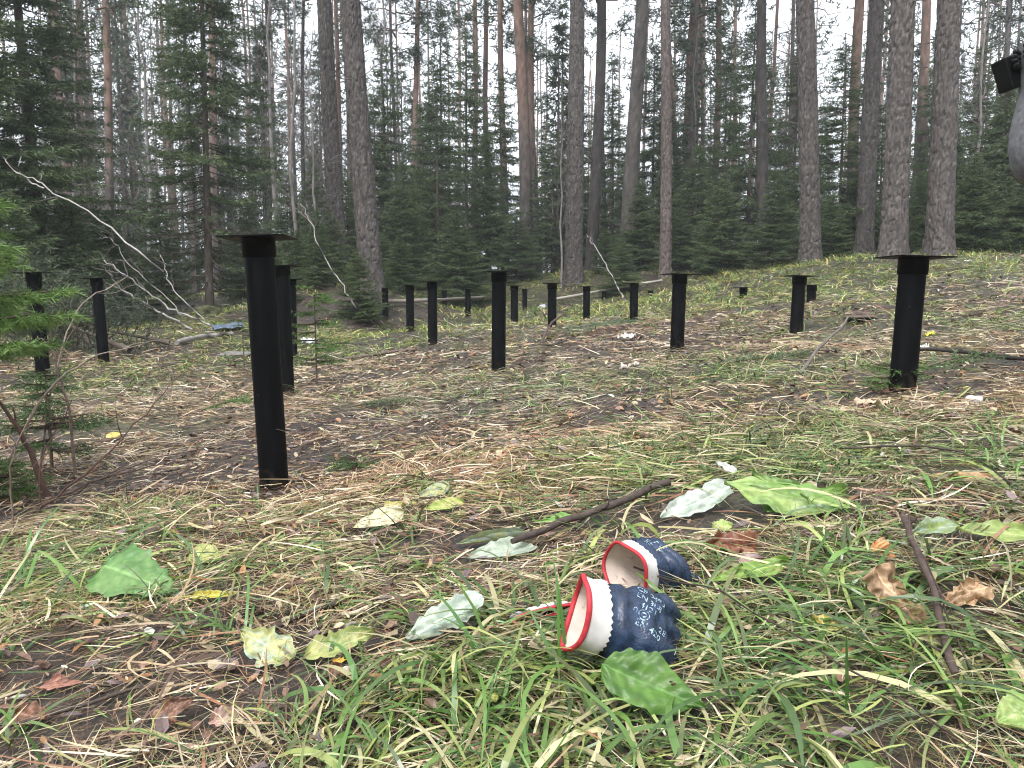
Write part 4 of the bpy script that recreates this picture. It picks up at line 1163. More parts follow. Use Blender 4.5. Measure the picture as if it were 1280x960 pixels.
def glove(label, origin, X, Nn, a0, b0, fingers, thumb, crease, text, seed, flat=1.0, body_len=.105, gs=1.18, cuff_only=False):
    """local frame: x from the cuff opening to the fingers, y across the hand, z out of the back of the hand"""
    X = Vector(X).normalized(); Nn = Vector(Nn); Nn = (Nn - X * Nn.dot(X)).normalized(); Y = Nn.cross(X)
    root = empty('work_glove', origin); root.scale = (gs, gs, gs)
    root.rotation_mode = 'QUATERNION'
    root.rotation_quaternion = Matrix((X, Y, Nn)).transposed().to_quaternion()
    r = np.random.default_rng(seed)
    th = np.arange(64) / 64 * 2 * np.pi
    def ring(x, a, b, yo=0., zo=0., k=2.3, wob=0.):
        c, s = np.cos(th), np.sin(th)
        cc = np.sign(c) * np.abs(c) ** (2 / k); ss = np.sign(s) * np.abs(s) ** (2 / k)
        w = 1 + wob * np.sin(th * 3 + seed) + wob * .7 * np.sin(th * 5 + seed * 2)
        return np.stack([np.full(64, x) + .004 * np.sin(th * 2 + seed), cc * a * w + yo, ss * b * w * flat + zo], -1)
    shell = None
    if not cuff_only:
        # closed solid for the dipped shell, then remeshed into one skin
        mb = MB()
        xs = np.linspace(.017, body_len, 18); t = (xs - xs[0]) / (xs[-1] - xs[0])
        A = a0 * (1.0 + .34 * np.sin(t * 1.9)); B = b0 * (1.0 + .10 * np.sin(t * 3.1) - .12 * t)
        for cx, dep in crease:
            A = A * (1 - dep * np.exp(-((xs - cx) / .006) ** 2)); B = B * (1 - dep * 1.3 * np.exp(-((xs - cx) / .006) ** 2))
        rings = np.stack([ring(x, a, b, 0, -.012 * q * q, 2.4, .018) for x, a, b, q in zip(xs, A, B, t)])
        mb.add(rings, grid_quads(18, 64, True))
        for k, flip in ((0, 1), (17, 0)):
            c = rings[k].mean(0); v = np.concatenate([rings[k], c[None]])
            f = np.array([[i, (i + 1) % 64, 64] for i in range(64)]); mb.add(v, None, f[:, ::-1] if flip else f)
        def capsule(path, rad):
            path = np.array(path); n = 14
            u = np.linspace(0, 1, len(path)); uu = np.linspace(0, 1, n)
            p = np.stack([np.interp(uu, u, path[:, i]) for i in range(3)], -1)
            for _ in range(2): p[1:-1] = (p[:-2] + 2 * p[1:-1] + p[2:]) / 4
            rr = np.interp(uu, [0, .6, .92, 1], [rad * 1.1, rad, rad * .75, rad * .3])
            tube(mb, p, rr, 14)
        for f in fingers: capsule(*f)
        capsule(*thumb)
        tmp = mb.build('tmp', M['blue_rubber'])
        m = tmp.modifiers.new('r', 'REMESH'); m.mode = 'VOXEL'; m.voxel_size = .0021
        m = tmp.modifiers.new('s', 'SMOOTH'); m.iterations = 12; m.factor = .5
        me = eval_mesh(tmp); bpy.data.objects.remove(tmp)
        bm = bmesh.new(); bm.from_mesh(me)
        bm.normal_update()
        co = np.array([v.co[:] for v in bm.verts]); x, y, z = co.T       # slack rubber: folds and dents
        dn = .0058 * (fbm(x * 42, y * 34, z * 34, 3, seed) - .5) + .0062 * (vnoise(x * 95 + 5 * vnoise(y * 22, z * 22, None, seed), y * 14, z * 14, seed + 4) - .5)
        for v, q in zip(bm.verts, dn): v.co += v.normal * float(q)
        bm.normal_update()
        bmesh.ops.delete(bm, geom=[f for f in bm.faces if f.calc_center_median().x < .030 and (f.normal.x < -.35 or f.calc_center_median().x < .0205)], context='FACES')
        seen, best = set(), []
        for v in bm.verts:                       # keep the skin, drop anything left inside it
            if v in seen: continue
            isl, st = [], [v]; seen.add(v)
            while st:
                q = st.pop(); isl.append(q)
                for e in q.link_edges:
                    o = e.other_vert(q)
                    if o not in seen: seen.add(o); st.append(o)
            if len(isl) > len(best): best = isl
        best = set(best); bmesh.ops.delete(bm, geom=[v for v in bm.verts if v not in best], context='VERTS')
        bm.to_mesh(me)
        bvh = BVHTree.FromBMesh(bm); bm.free()
        me.materials.clear(); me.materials.append(M['blue_rubber']); me.name = 'shell'
        for p in me.polygons: p.use_smooth = True
        shell = link('shell', me, root)
    # knitted cuff: outside with a jagged hem over the shell, inside lining, red binding round the opening
    c0 = ring(0.0, a0 * 1.10, b0 * 1.12, 0, 0, 2.15, .05)
    white, ivory = (.55, .53, .51), (.56, .47, .41)
    hem = ring(.0, 1, 1, 0, 0, 2.4, .018)
    def hem_ring(x, e):
        q = ring(x, a0 * 1.03 + e, b0 * 1.0 + e, 0, 0, 2.35, .018); return q
    h1 = hem_ring(.027, .0026); h1[::2, 0] += .0026
    outer = [c0, ring(.007, a0 * 1.07, b0 * 1.09, 0, 0, 2.2, .04), ring(.014, a0 * 1.045, b0 * 1.045, 0, 0, 2.3, .018), hem_ring(.021, .003), h1]
    mb = MB(); mb.add(np.stack(outer), grid_quads(len(outer), 64, True), None, white)
    h2 = h1.copy(); h2[:, 1:] *= .985; mb.add(np.stack([h1, h2]), grid_quads(2, 64, True), None, white)
    mb.build('cuff', M['knit'], root, smooth=True)
    if cuff_only: body_len = .03
    inner = [c0 * np.array([1, .985, .985]) + np.array([.0005, 0, 0])] + [ring(x, a0 * f, b0 * f, 0, -.0006 * i, 2.25, .02) for i, (x, f) in enumerate([(.012, 1.0), (.026, .88), (.040, .70), (.056, .50), (.072, .36), (.082, .22)])]
    if cuff_only: inner = inner[:3]
    mb = MB(); mb.add(np.stack(inner), grid_quads(len(inner), 64, True), None, ivory)
    mb.add(np.concatenate([inner[-1], inner[-1].mean(0)[None]]), None, [[i, (i + 1) % 64, 64] for i in range(64)], ivory)
    mb.build('lining', M['knit'], root, smooth=True)
    mb = MB()
    cl = np.concatenate([c0, c0[:1]]); n = len(cl)
    nx = np.gradient(cl, axis=0); nx /= np.linalg.norm(nx, axis=1)[:, None]
    ph = np.arange(8) / 8 * 2 * np.pi
    rad = np.cross(nx, np.array([1., 0, 0])); rad /= np.linalg.norm(rad, axis=1)[:, None]
    v = cl[:, None] + .0026 * np.cos(ph)[None, :, None] * rad[:, None] + .0034 * np.sin(ph)[None, :, None] * np.array([1., 0, 0])
    mb.add(v, grid_quads(n, 8, True), None, (.44, .035, .045)); mb.build('cuff_binding', M['red_trim'], root, smooth=True)
    # printed marks on the back of the hand, laid onto the rubber
    if text:
        cu, cv, rot, size, lines = text
        V, F, nv = [], [], 0
        def put(me2, off):
            nonlocal nv
            me2.calc_loop_triangles()
            co = np.array([v.co[:2] for v in me2.vertices]) + off
            c_, s_ = math.cos(rot), math.sin(rot)
            uv = np.stack([co[:, 0] * c_ - co[:, 1] * s_ + cu, co[:, 0] * s_ + co[:, 1] * c_ + cv], -1)
            good = []
            for q in uv:
                h = bvh.ray_cast(Vector((q[0], q[1], .2)), Vector((0, 0, -1)))
                if h[0] is None: V.append((q[0], q[1], 0)); good.append(False)
                else: V.append(tuple(h[0] + h[1] * .0005)); good.append(h[1].z > .12)
            for tr in me2.loop_triangles:
                if all(good[i] for i in tr.vertices): F.append([i + nv for i in tr.vertices])
            nv += len(co)
        for k, (body, dx) in enumerate(lines):
            cu_d = bpy.data.curves.new('t', 'FONT'); cu_d.body = body; cu_d.size = size; cu_d.offset = size * .012
            cu_d.resolution_u = 2
            ob = bpy.data.objects.new('t', cu_d); COL.objects.link(ob)
            me2 = eval_mesh(ob); bpy.data.objects.remove(ob)
            bm2 = bmesh.new(); bm2.from_mesh(me2); bmesh.ops.triangulate(bm2, faces=bm2.faces)
            bmesh.ops.subdivide_edges(bm2, edges=[e for e in bm2.edges if e.calc_length() > size * .3], cuts=1)
            bmesh.ops.triangulate(bm2, faces=bm2.faces); bm2.to_mesh(me2); bm2.free()
            put(me2, np.array([dx, -k * size * 1.02]))
        for R0, R1, ox, oy in ((size * .62, size * .50, size * 1.6, -size * 2.72), (size * .30, size * .16, size * 1.6, -size * 2.72)):
            me2 = bpy.data.meshes.new('c'); n = 20
            q = [(R * math.cos(i / n * 6.2832) + ox, R * math.sin(i / n * 6.2832) + oy, 0) for R in (R0, R1) for i in range(n)]
            me2.from_pydata(q, [], [[i, (i + 1) % n, n + (i + 1) % n, n + i] for i in range(n)]); put(me2, np.zeros(2))
        mb = MB(); mb.add(np.array(V), None, np.array(F), (.34, .47, .54)); mb.build('printed_marks', M['print'], shell)
    tag(root, label, 'glove', 'blue work gloves left in the grass')
    return root
def glove_at(px, py, d): return at(px, py, d)
gF = G(775, 838); dF = to_px(gF)[2]
gR = G(812, 748); dR = to_px(gR)[2]
L_ = .05
# front glove: back of the hand towards the camera, fingers curled under
fF = [([(.090, y, -.004), (.114, y * 1.02, -.008 - .003 * k), (.126, y, -.026), (.116, y * .95, -.044), (.094, y * .9, -.050)], .0142) for k, y in enumerate((.037, .013, -.013, -.038))]
tF = ([(.055, -.034, -.016), (.078, -.050, -.030), (.100, -.052, -.040), (.112, -.044, -.044)], .0145)
glove('dark blue work glove with white cuff in front, printed marks facing up', at(722, 765, dF - .02), (.955, .06, -.29), (-.04, -.66, .74), .0385, .036, fF, tF,
      [(.036, .07), (.056, .09)], (.062, .036, -.34, .0112, [('CE 0493', 0), ('EN 388', .002), ('   4121', 0), ('0          28', .004), ('  EN 420', .006)]), 3, gs=1.32)
fR = [([(.088, y, -.006), (.122, y * 1.05, -.008 - .007 * k), (.142 - .006 * k, y * 1.05, -.026), (.130, y, -.042), (.105, y * .95, -.048)], .0120) for k, y in enumerate((-.038, -.013, .013, .037))]
tR = ([(.055, .030, -.016), (.085, .052, -.028), (.115, .050, -.030), (.128, .040, -.03)], .014)
glove('dark blue work glove behind, open white cuff facing the camera', at(780, 715, dR - .035), (.80, .58, -.04), (.05, -.36, .93), .0425, .041, fR, tR,
      [(.058, .14), (.08, .10)], (.052, .020, -.12, .0095, [('CE 0493', 0), ('EN 388', .002), ('      4121', 0)]), 8)
gT = G(690, 785); dT = to_px(gT)[2]
fT = [([(.09, y, 0), (.12, y, 0), (.15, y, -.004), (.165, y, -.006)], .011) for y in (-.036, -.012, .012, .034)]
tT = ([(.05, .03, -.002), (.08, .055, -.004), (.11, .06, -.006)], .012)
glove('flattened red-edged cuff scrap slipping out left of the front glove', at(678, 768, dT + .003), (-.22, .95, -.16), (-.12, -.25, .95), .042, .040, fT, tT, [], None, 12, flat=.16, cuff_only=True)

# ------------------------------------------------------------------ sticks, logs and poles on the ground
def stick(name, pts, r0, r1, col, label, cat='stick', group='sticks on the forest floor', lifts=None, seed=0, mat='wood', nseg=9, knots=0, per=5, amp=.012, bands=False):
    """pts: photo pixels on the ground (or world points); a bent tapering stick with stubs"""
    P = []
    for i, p in enumerate(pts):
        q = np.array(G(*p)) if len(p) == 2 else np.array(p, float)
        if len(p) == 2: q[2] = float(H(q[0], q[1])) + (lifts[i] if lifts else .012)
        P.append(q)
    P = np.array(P); r = np.random.default_rng(900 + seed)
    s = np.linspace(0, 1, len(P)); n = per * (len(P) - 1) + 1; u = np.linspace(0, 1, n)
    path = np.stack([np.interp(u, s, P[:, i]) for i in range(3)], -1)
    Lg = np.linalg.norm(P[-1] - P[0])
    path[1:-1] += r.normal(size=(n - 2, 3)) * amp * Lg * np.array([1, 1, .4])
    path[1:-1] = (path[:-2] + 2 * path[1:-1] + path[2:]) / 4
    org = path[0].copy(); path = path - org
    rad = np.linspace(r0, r1, n) * (1 + .10 * r.normal(size=n))
    c = np.array(col) * r.uniform(.8, 1.2, (n, 1))
    if bands:
        c = np.where(r.random((n, 1)) < .28, np.array([.05, .045, .04]), c)
    root = empty(name, org)
    mb = MB(); tube(mb, path, rad, nseg, c, 0, True, .12, seed); mb.build('stem', M[mat], root, smooth=True)
    for k in range(knots):
        i = int(r.integers(1, n - 1)); d = r.normal(size=3); d[2] = abs(d[2]); d /= np.linalg.norm(d)
        l = Lg * r.uniform(.03, .10)
        mb = MB(); tube(mb, bend_path(path[i], path[i] + d * l, 5, .08, int(r.integers(1e6))), np.linspace(rad[i] * .5, rad[i] * .2, 5), 5, np.array(col) * .9, 0)
        mb.build('twig', M[mat], root, smooth=True)
    tag(root, label, cat, group)
    return root
DK, WD, GY, BI = (.062, .046, .038), (.12, .075, .05), (.26, .23, .20), (.40, .38, .355)
stick('fallen_stick', [(640, 697), (700, 676), (760, 655), (836, 628)], 0.0075, .0095, DK, 'thick dark wet stick lying above the gloves', lifts=[.035, .042, .045, .055], seed=1, knots=3, nseg=12)
stick('fallen_stick', [(1126, 682), (1140, 720), (1166, 790), (1192, 892)], .0062, .0055, (.075, .05, .042), 'thick brown stick pointing down at the right', lifts=[.055, .05, .05, .045], seed=2, knots=4, nseg=12)
stick('fallen_twig', [(792, 748), (900, 800), (1010, 866), (1110, 905), (1215, 975)], .0018, .0012, (.045, .028, .022), 'long thin dark twig running from the gloves to the lower right', lifts=[.06, .07, .06, .04, .03], seed=3, knots=2)
stick('fallen_twig', [(1055, 582), (1140, 588), (1200, 598), (1262, 632)], .0035, .0022, DK, 'thin dark twig arching at the right edge', lifts=[.05, .065, .07, .05], seed=4, knots=2)
stick('fallen_twig', [(1210, 880), (1175, 790), (1140, 715)], .0016, .0012, (.05, .035, .028), 'thin twig crossing the thick brown stick', lifts=[.04, .06, .05], seed=5, knots=1)
stick('fallen_stick', [(998, 474), (1030, 452), (1058, 429)], .010, .008, (.13, .11, .095), 'short grey stick propped up left of the right pile', lifts=[.02, .10, .19], seed=6, knots=2)
stick('fallen_stick', [(1142, 447), (1200, 452), (1300, 462)], .012, .010, (.05, .04, .035), 'long dark branch lying behind the right pile', lifts=[.05, .06, .04], seed=7, knots=3)
stick('fallen_stick', [(995, 440), (1022, 442), (1050, 440)], .010, .008, DK, 'small dark stick left of the right pile', seed=8)
stick('fallen_stick', [(660, 430), (690, 436), (708, 430)], .014, .010, DK, 'short dark stick behind the middle pile', lifts=[.02, .03, .04], seed=9, knots=2)
stick('fallen_stick', [(676, 432), (690, 418), (704, 408)], .014, .012, (.09, .06, .05), 'cut stub sticking out of a green sprig', lifts=[.02, .12, .20], seed=10)
stick('fallen_pole', [(690, 382), (730, 376), (780, 368), (828, 361)], .036, .032, (.34, .31, .27), 'long pale fallen pole lying across the far grass', 'pole', None, lifts=[.13, .15, .17, .19], seed=11, nseg=10, amp=.003)
stick('fallen_pole', [(478, 388), (540, 385), (610, 380)], .038, .034, (.20, .175, .15), 'grey fallen pole behind the trio of piles', 'pole', None, lifts=[.14, .15, .16], seed=12, nseg=10, amp=.004)
stick('birch_log', [(221, 434), (250, 426), (290, 423)], .036, .030, (.28, .26, .24), 'short pale birch log lying in front of the tall dark spruce', 'log', None, lifts=[.05, .06, .06], seed=13, mat='birch', nseg=14, bands=True)
stick('fallen_twig', [(540, 470), (600, 458), (660, 444)], .009, .006, DK, 'thin dark twig on the litter behind the middle pile', seed=14, knots=2)
stick('fallen_stick', [(520, 440), (470, 446), (410, 456)], .020, .015, (.14, .10, .08), 'brown rotten branch on the litter left of the middle pile', lifts=[.02, .02, .02], seed=15, knots=3)
stick('fallen_twig', [(180, 870), (60, 905), (-20, 925)], .0035, .002, DK, 'thin twig on wet soil in the lower left corner', seed=16, knots=1)
stick('fallen_twig', [(0, 700), (90, 690), (190, 705)], .003, .002, DK, 'thin dark twig under the left grass', seed=17, knots=1)
stick('fallen_twig', [(430, 760), (370, 780), (330, 800)], .006, .004, DK, 'dark damp twig left of the pale upturned leaf', seed=18, knots=2)
stick('fallen_stick', [(1060, 585), (1000, 555), (960, 548)], .004, .003, (.30, .22, .14), 'thin straw-coloured stick behind the large light green leaf', seed=19, knots=1)

# dark leaning stem and crossing bare shoots at the left edge
def shoot(label, pts, r0, col, seed, twigs=5):
    """pts: (px, py, depth) world points of one bare shoot"""
    P = np.array([at(*p) for p in pts]); P[0] = on_ground(P[0], -.02) if len(pts[0]) == 3 and pts[0][1] > 500 else P[0]
    r = np.random.default_rng(1200 + seed); s = np.linspace(0, 1, len(P)); n = 14; u = np.linspace(0, 1, n)
    path = np.stack([np.interp(u, s, P[:, i]) for i in range(3)], -1)
    for _ in range(2): path[1:-1] = (path[:-2] + 2 * path[1:-1] + path[2:]) / 4
    Lg = np.linalg.norm(P[-1] - P[0]); path[1:-1] += r.normal(size=(n - 2, 3)) * .006 * Lg
    org = path[0].copy(); path -= org
    root = empty('bare_shoot', org)
    mb = MB(); tube(mb, path, np.linspace(r0, r0 * .35, n), 7, col, 0); mb.build('stem', M['wood'], root, smooth=True)
    for k in range(twigs):
        i = int(r.integers(4, n - 1)); t = path[min(i + 1, n - 1)] - path[i - 1]; t /= np.linalg.norm(t)
        d = t + r.normal(size=3) * .6; d /= np.linalg.norm(d)
        mb = MB(); tube(mb, bend_path(path[i], path[i] + d * Lg * r.uniform(.12, .3), 6, .06, int(r.integers(1e6))), np.linspace(r0 * .4, r0 * .15, 6), 5, col, 0)
        mb.build('twig', M['wood'], root, smooth=True)
    tag(root, label, 'shoot', 'bare shoots at the left edge')
BR, BR2, PLB = (.10, .055, .042), (.15, .105, .085), (.24, .19, .155)
shoot('thick reddish brown stem leaning in from the left edge', [(62, 612, 2.9), (30, 545, 2.85), (-12, 490, 2.8)], .013, BR, 1, 4)
shoot('long thin shoot crossing low from left toward the tallest pile', [(30, 640, 2.7), (110, 590, 2.7), (180, 520, 2.9), (222, 470, 3.1)], .005, BR, 2, 5)
shoot('bare shoot arching over brown litter below the young fir', [(60, 612, 2.9), (140, 590, 2.9), (240, 560, 3.0), (330, 545, 3.0)], .004, BR2, 3, 4)
shoot('upright bare shoot below the young fir twigs', [(92, 570, 3.2), (88, 520, 3.2), (74, 470, 3.2), (60, 420, 3.2)], .007, BR2, 4, 6)
shoot('thin pale shoot arching up in front of the left brush heap', [(45, 560, 3.4), (72, 440, 3.4), (100, 380, 3.5), (160, 345, 3.7)], .005, PLB, 5, 4)
shoot('long pale shoot sweeping right below the left piles', [(-20, 520, 3.0), (60, 480, 3.1), (120, 445, 3.2), (180, 428, 3.3)], .005, PLB, 6, 4)
shoot('low thin shoot lying right of the leaning stem', [(20, 610, 2.8), (120, 600, 2.9), (200, 580, 3.0), (260, 575, 3.1)], .004, BR, 7, 4)
shoot('thin shoot standing near the left edge above the dark grass', [(20, 650, 2.4), (10, 590, 2.4), (24, 540, 2.4), (50, 500, 2.5)], .0035, BR2, 8, 5)
shoot('slender shoot rising beside the leaning stem', [(48, 625, 2.7), (52, 570, 2.7), (70, 540, 2.8), (90, 500, 2.8)], .004, BR, 9, 5)
shoot('long whip of brown twig across the litter at left', [(60, 665, 2.4), (150, 640, 2.6), (230, 600, 2.8), (300, 566, 3.0)], .0035, BR, 10, 4)

# fallen birch tops, white bark
def birch_branch(label, pts, r0, seed, twigs=4):
    P = np.array([at(*p) for p in pts]); r = np.random.default_rng(1400 + seed)
    s = np.linspace(0, 1, len(P)); n = 22; u = np.linspace(0, 1, n)
    path = np.stack([np.interp(u, s, P[:, i]) for i in range(3)], -1)
    path[1:-1] = (path[:-2] + 2 * path[1:-1] + path[2:]) / 4
    Lg = np.linalg.norm(P[-1] - P[0]); path[1:-1] += r.normal(size=(n - 2, 3)) * .008 * Lg
    org = path[0].copy(); path -= org; root = empty('birch_branch', org)
    c = np.tile(np.array(BI), (n, 1)) * r.uniform(.85, 1.1, (n, 1)); c[r.random(n) < .22] = (.06, .055, .05)
    mb = MB(); tube(mb, path, np.linspace(r0, r0 * .35, n), 8, c, 0); mb.build('stem', M['birch'], root, smooth=True)
    for k in range(twigs):
        i = int(r.integers(6, n - 1)); t = path[min(i + 1, n - 1)] - path[i - 1]; t /= np.linalg.norm(t)
        d = t + r.normal(size=3) * .55; d /= np.linalg.norm(d)
        mb = MB(); tube(mb, bend_path(path[i], path[i] + d * Lg * r.uniform(.12, .3), 7, .08, int(r.integers(1e6))), np.linspace(r0 * .4, r0 * .15, 7), 5, (.20, .17, .155), 0)
        mb.build('twig', M['birch'], root, smooth=True)
    tag(root, label, 'branch', 'white birch branches of the fallen tops')
birch_branch('white forked birch branch rising at the far left', [(205, 340, 9.5), (120, 270, 9.5), (60, 235, 9.5), (18, 215, 9.6), (2, 195, 9.6)], .012, 1, 3)
birch_branch('white birch branch forking upward near the left edge', [(55, 235, 9.5), (38, 228, 9.5), (22, 212, 9.4), (28, 185, 9.4), (18, 168, 9.4)], .009, 2, 1)
birch_branch('long white birch stem slanting down to the tall dark spruce', [(262, 406, 10.5), (210, 385, 10.3), (165, 350, 10.0), (130, 325, 10)], .015, 3, 6)
birch_branch('thin white birch branch bending upward left of the mossy foot', [(258, 402, 10.4), (225, 372, 10.3), (208, 345, 10.3), (205, 325, 10.3), (196, 313, 10.3)], .008, 4, 3)
birch_branch('white birch branch curving above the slanting stem', [(230, 395, 10.4), (200, 365, 10.2), (160, 330, 10.0), (140, 300, 9.9), (125, 296, 9.9)], .008, 5, 5)
birch_branch('speckled birch stem low behind the left piles', [(240, 412, 10.5), (190, 385, 10.4), (150, 360, 10.2), (135, 340, 10)], .017, 6, 6)
birch_branch('thin pale birch top lying behind the trio of piles', [(560, 372, 17.5), (545, 378, 17.4), (528, 388, 17.3), (505, 398, 17.2)], .022, 7, 4)
birch_branch('pale birch sapling leaning right of the thick central pine', [(778, 372, 17.0), (765, 345, 17.2), (745, 310, 17.4), (733, 292, 17.5)], .014, 8, 2)
birch_branch('thin whitish sapling arching left of the two dark trunks', [(445, 385, 13), (425, 350, 13), (400, 315, 13), (385, 270, 13), (375, 255, 13)], .012, 9, 4)

# ------------------------------------------------------------------ saplings and green sprigs
def sapling(label, px, py, hgt, R, seed, col, gap=.07, nb=5, ln=.026, wd=.0034, step=.009, tg=.035, z0=.12, scale=1.0, sparse=.1, kind='fir_sapling', trunk=.008, d=None, per=3):
    base = on_ground(at(px, py, d)) if d else on_ground(G(px, py))
    root = empty(kind, base, seed * .7)
    me = spruce_crown('crown', seed, hgt, R, z0, gap, nb, ln, wd, step, tg, droop=.05, col=col, tw=.8, per=per, sparse=sparse)
    link('crown', me, root)
    mb = MB(); tube(mb, np.array([[0, 0, -.05], [.004, 0, hgt * .35], [-.004, .003, hgt * .7], [0, 0, hgt]]), [trunk, trunk * .8, trunk * .5, .002], 7, (.13, .095, .07)); mb.build('trunk', M['wood'], root, smooth=True)
    tag(root, label, 'sapling')
    return root
SG = ((.040, .085, .030), (.10, .17, .055)); BG = ((.055, .12, .030), (.15, .25, .065))
sapling('small spruce sapling with upswept twigs right of the tallest pile', 396, 484, .80, .24, 71, BG, gap=.12, nb=5, z0=.2, wd=.005, step=.008, tg=.045)
sapling('low spruce sapling just left of the tallest pile', 305, 462, .55, .17, 72, SG, gap=.13, nb=4, wd=.004, step=.009, tg=.05)
sapling('bright green young fir reaching in from the left edge', -66, 600, 1.25, .42, 73, ((.085, .17, .045), (.21, .32, .09)), gap=.085, nb=7, ln=.034, wd=.0036, step=.0085, tg=.03, z0=.60, d=2.6, sparse=0, per=4)
sapling('small dark fir seedling below the bright young fir', 62, 545, .44, .20, 74, SG, gap=.07, nb=5, d=3.4)
sapling('tiny conifer seedling at the foot of the right pile', 1118, 486, .13, .09, 75, BG, gap=.03, nb=4, ln=.016, wd=.003, step=.008, tg=.02, z0=.02)
sapling('tiny fir seedling on litter above the dark soil', 445, 592, .07, .045, 76, SG, gap=.025, nb=4, ln=.013, wd=.0022, step=.006, tg=.018, z0=.015)
sapling('small fir seedling cut by the left edge in the grass', -6, 628, .16, .14, 77, BG, gap=.04, nb=6, ln=.02, wd=.0022, step=.006, tg=.02, z0=.02)
def sprig(label, px, py, az, L, seed, col, lift=.05, w=.5):
    """a broken conifer branch lying on the ground"""
    p = on_ground(G(px, py), lift); r = np.random.default_rng(seed); root = empty('conifer_sprig', p)
    n = 9; s = np.linspace(0, 1, n); d = np.array([math.cos(az), math.sin(az), 0]); sd = np.array([-d[1], d[0], 0])
    path = d * (L * s)[:, None] + sd * (.1 * L * s ** 2)[:, None]; path[:, 2] = H(p[0] + path[:, 0], p[1] + path[:, 1]) - p[2] + lift * (1 + .6 * np.sin(s * 3))
    mb = MB(); tube(mb, path, np.linspace(.006, .002, n), 6, (.12, .085, .06)); mb.build('stem', M['wood'], root, smooth=True)
    mb = MB(); nt = int(L / .035)
    for sg in (-1, 1):
        u = np.sort(r.random(nt)); q = np.stack([np.interp(u, s, path[:, i]) for i in range(3)], -1)
        l = w * L * (1 - u * .75) * r.uniform(.5, 1.1, nt)
        dd = d * .7 + sg * sd * r.uniform(.5, 1.0, nt)[:, None] + np.array([0, 0, 1]) * r.uniform(-.1, .3, nt)[:, None]
        dd /= np.linalg.norm(dd, axis=1)[:, None]
        m = np.maximum(2, (l / .012).astype(int)); i = np.repeat(np.arange(nt), m); k = np.concatenate([np.arange(a) / a for a in m])
        P = q[i] + dd[i] * (l[i] * k)[:, None]
        v = tufts(P, dd[i] * .8, 3, .03, .0042, r, .55)
        mb.add(v, None, np.arange(len(v) * 3).reshape(-1, 3), np.repeat(lerp(col[0], col[1], r.random((len(v), 1))), 3, 0))
    mb.build('needles', M['needles'], root)
    tag(root, label, 'sprig', 'broken conifer sprigs on the ground')
sprig('dark green fir branch lying left of the tallest pile', 252, 528, .25, .42, 1, BG, .07, .5)
sprig('pale green sprig lying in front of the piles right of centre', 690, 425, .4, .7, 2, ((.10, .14, .08), (.2, .25, .15)), .06)
sprig('grey-green sprig flat on the litter right of the sapling', 440, 512, 0.1, .5, 3, ((.09, .12, .06), (.17, .2, .11)), .02)
sprig('dull green sprig flat on the litter left of the right pile', 900, 462, .2, .6, 4, ((.08, .12, .06), (.15, .2, .10)), .03)
sprig('green sprig lying just right of the right pile foot', 1150, 470, .1, .45, 5, ((.07, .13, .05), (.15, .22, .09)), .04)
sprig('small green sprig behind the cut stub', 735, 415, .2, .6, 6, ((.08, .13, .07), (.16, .22, .12)), .05)
# the brush heap at the left: felled spruce tops
BRUSH = spruce_crown('crown', 26, 2.6, .85, .15, .16, 5, .062, .012, .036, .07, col=((.05, .07, .045), (.13, .155, .10)), sparse=.25, per=2)
for k, (px, py, d, az, tilt, s, label) in enumerate([
    (150, 448, 8.8, 2.9, 1.25, .50, 'felled spruce top lying toward the left edge behind the left piles'),
    (110, 440, 9.3, 2.6, 1.05, .55, 'felled spruce top heaped above the first one'),
    (200, 440, 9.5, 3.3, 1.35, .42, 'felled spruce top lying before the white birch stems'),
    (40, 440, 8.3, 3.4, 1.0, .50, 'felled spruce top at the left end of the brush heap')]):
    base = on_ground(at(px, py, d), .12); root = empty('felled_spruce', base)
    t = link('trunk', SPR_T['bushy'], root); t.scale = (.65, .65, .65); link('crown', BRUSH, root); s *= 1.75; root.scale = (s, s, s)
    root.rotation_euler = (0, tilt, az)
    tag(root, label, 'felled tree', 'brush heap of felled spruce tops')

# ------------------------------------------------------------------ scraps on the ground
def lump(name, px, py, size, col, label, cat, seed, mat='stone', lift=0., flat=1., sharp=.35, bands=None):
    p = on_ground(G(px, py), lift); bm = bmesh.new(); bmesh.ops.create_icosphere(bm, subdivisions=4, radius=.5)
    co = np.array([v.co[:] for v in bm.verts])
    n = fbm(co[:, 0] * 3 + seed, co[:, 1] * 3, co[:, 2] * 3, 3, seed) - .5
    co = co * (1 + sharp * 2 * n)[:, None]; co[:, 2] = np.where(co[:, 2] < 0, co[:, 2] * .4, co[:, 2])
    f = np.array([[v.index for v in fc.verts] for fc in bm.faces]); bm.free()
    c = np.tile(np.array(col), (len(co), 1)) * (0.8 + .8 * (n[:, None] + .3))
    if bands is not None: c = np.where((co[:, :1] + .25 * n[:, None]) > .08, np.array(bands), c)
    mb = MB(); mb.add(co * np.array(size), None, f, c); o = mb.build(name, M[mat], None, True, p); tag(o, label, cat); return o
lump('sack', 680, 387, (.26, .18, .17), (.38, .38, .42), 'small grey and black sack on the far grass', 'sack', 1, 'plastic', .03, bands=(.025, .025, .03))
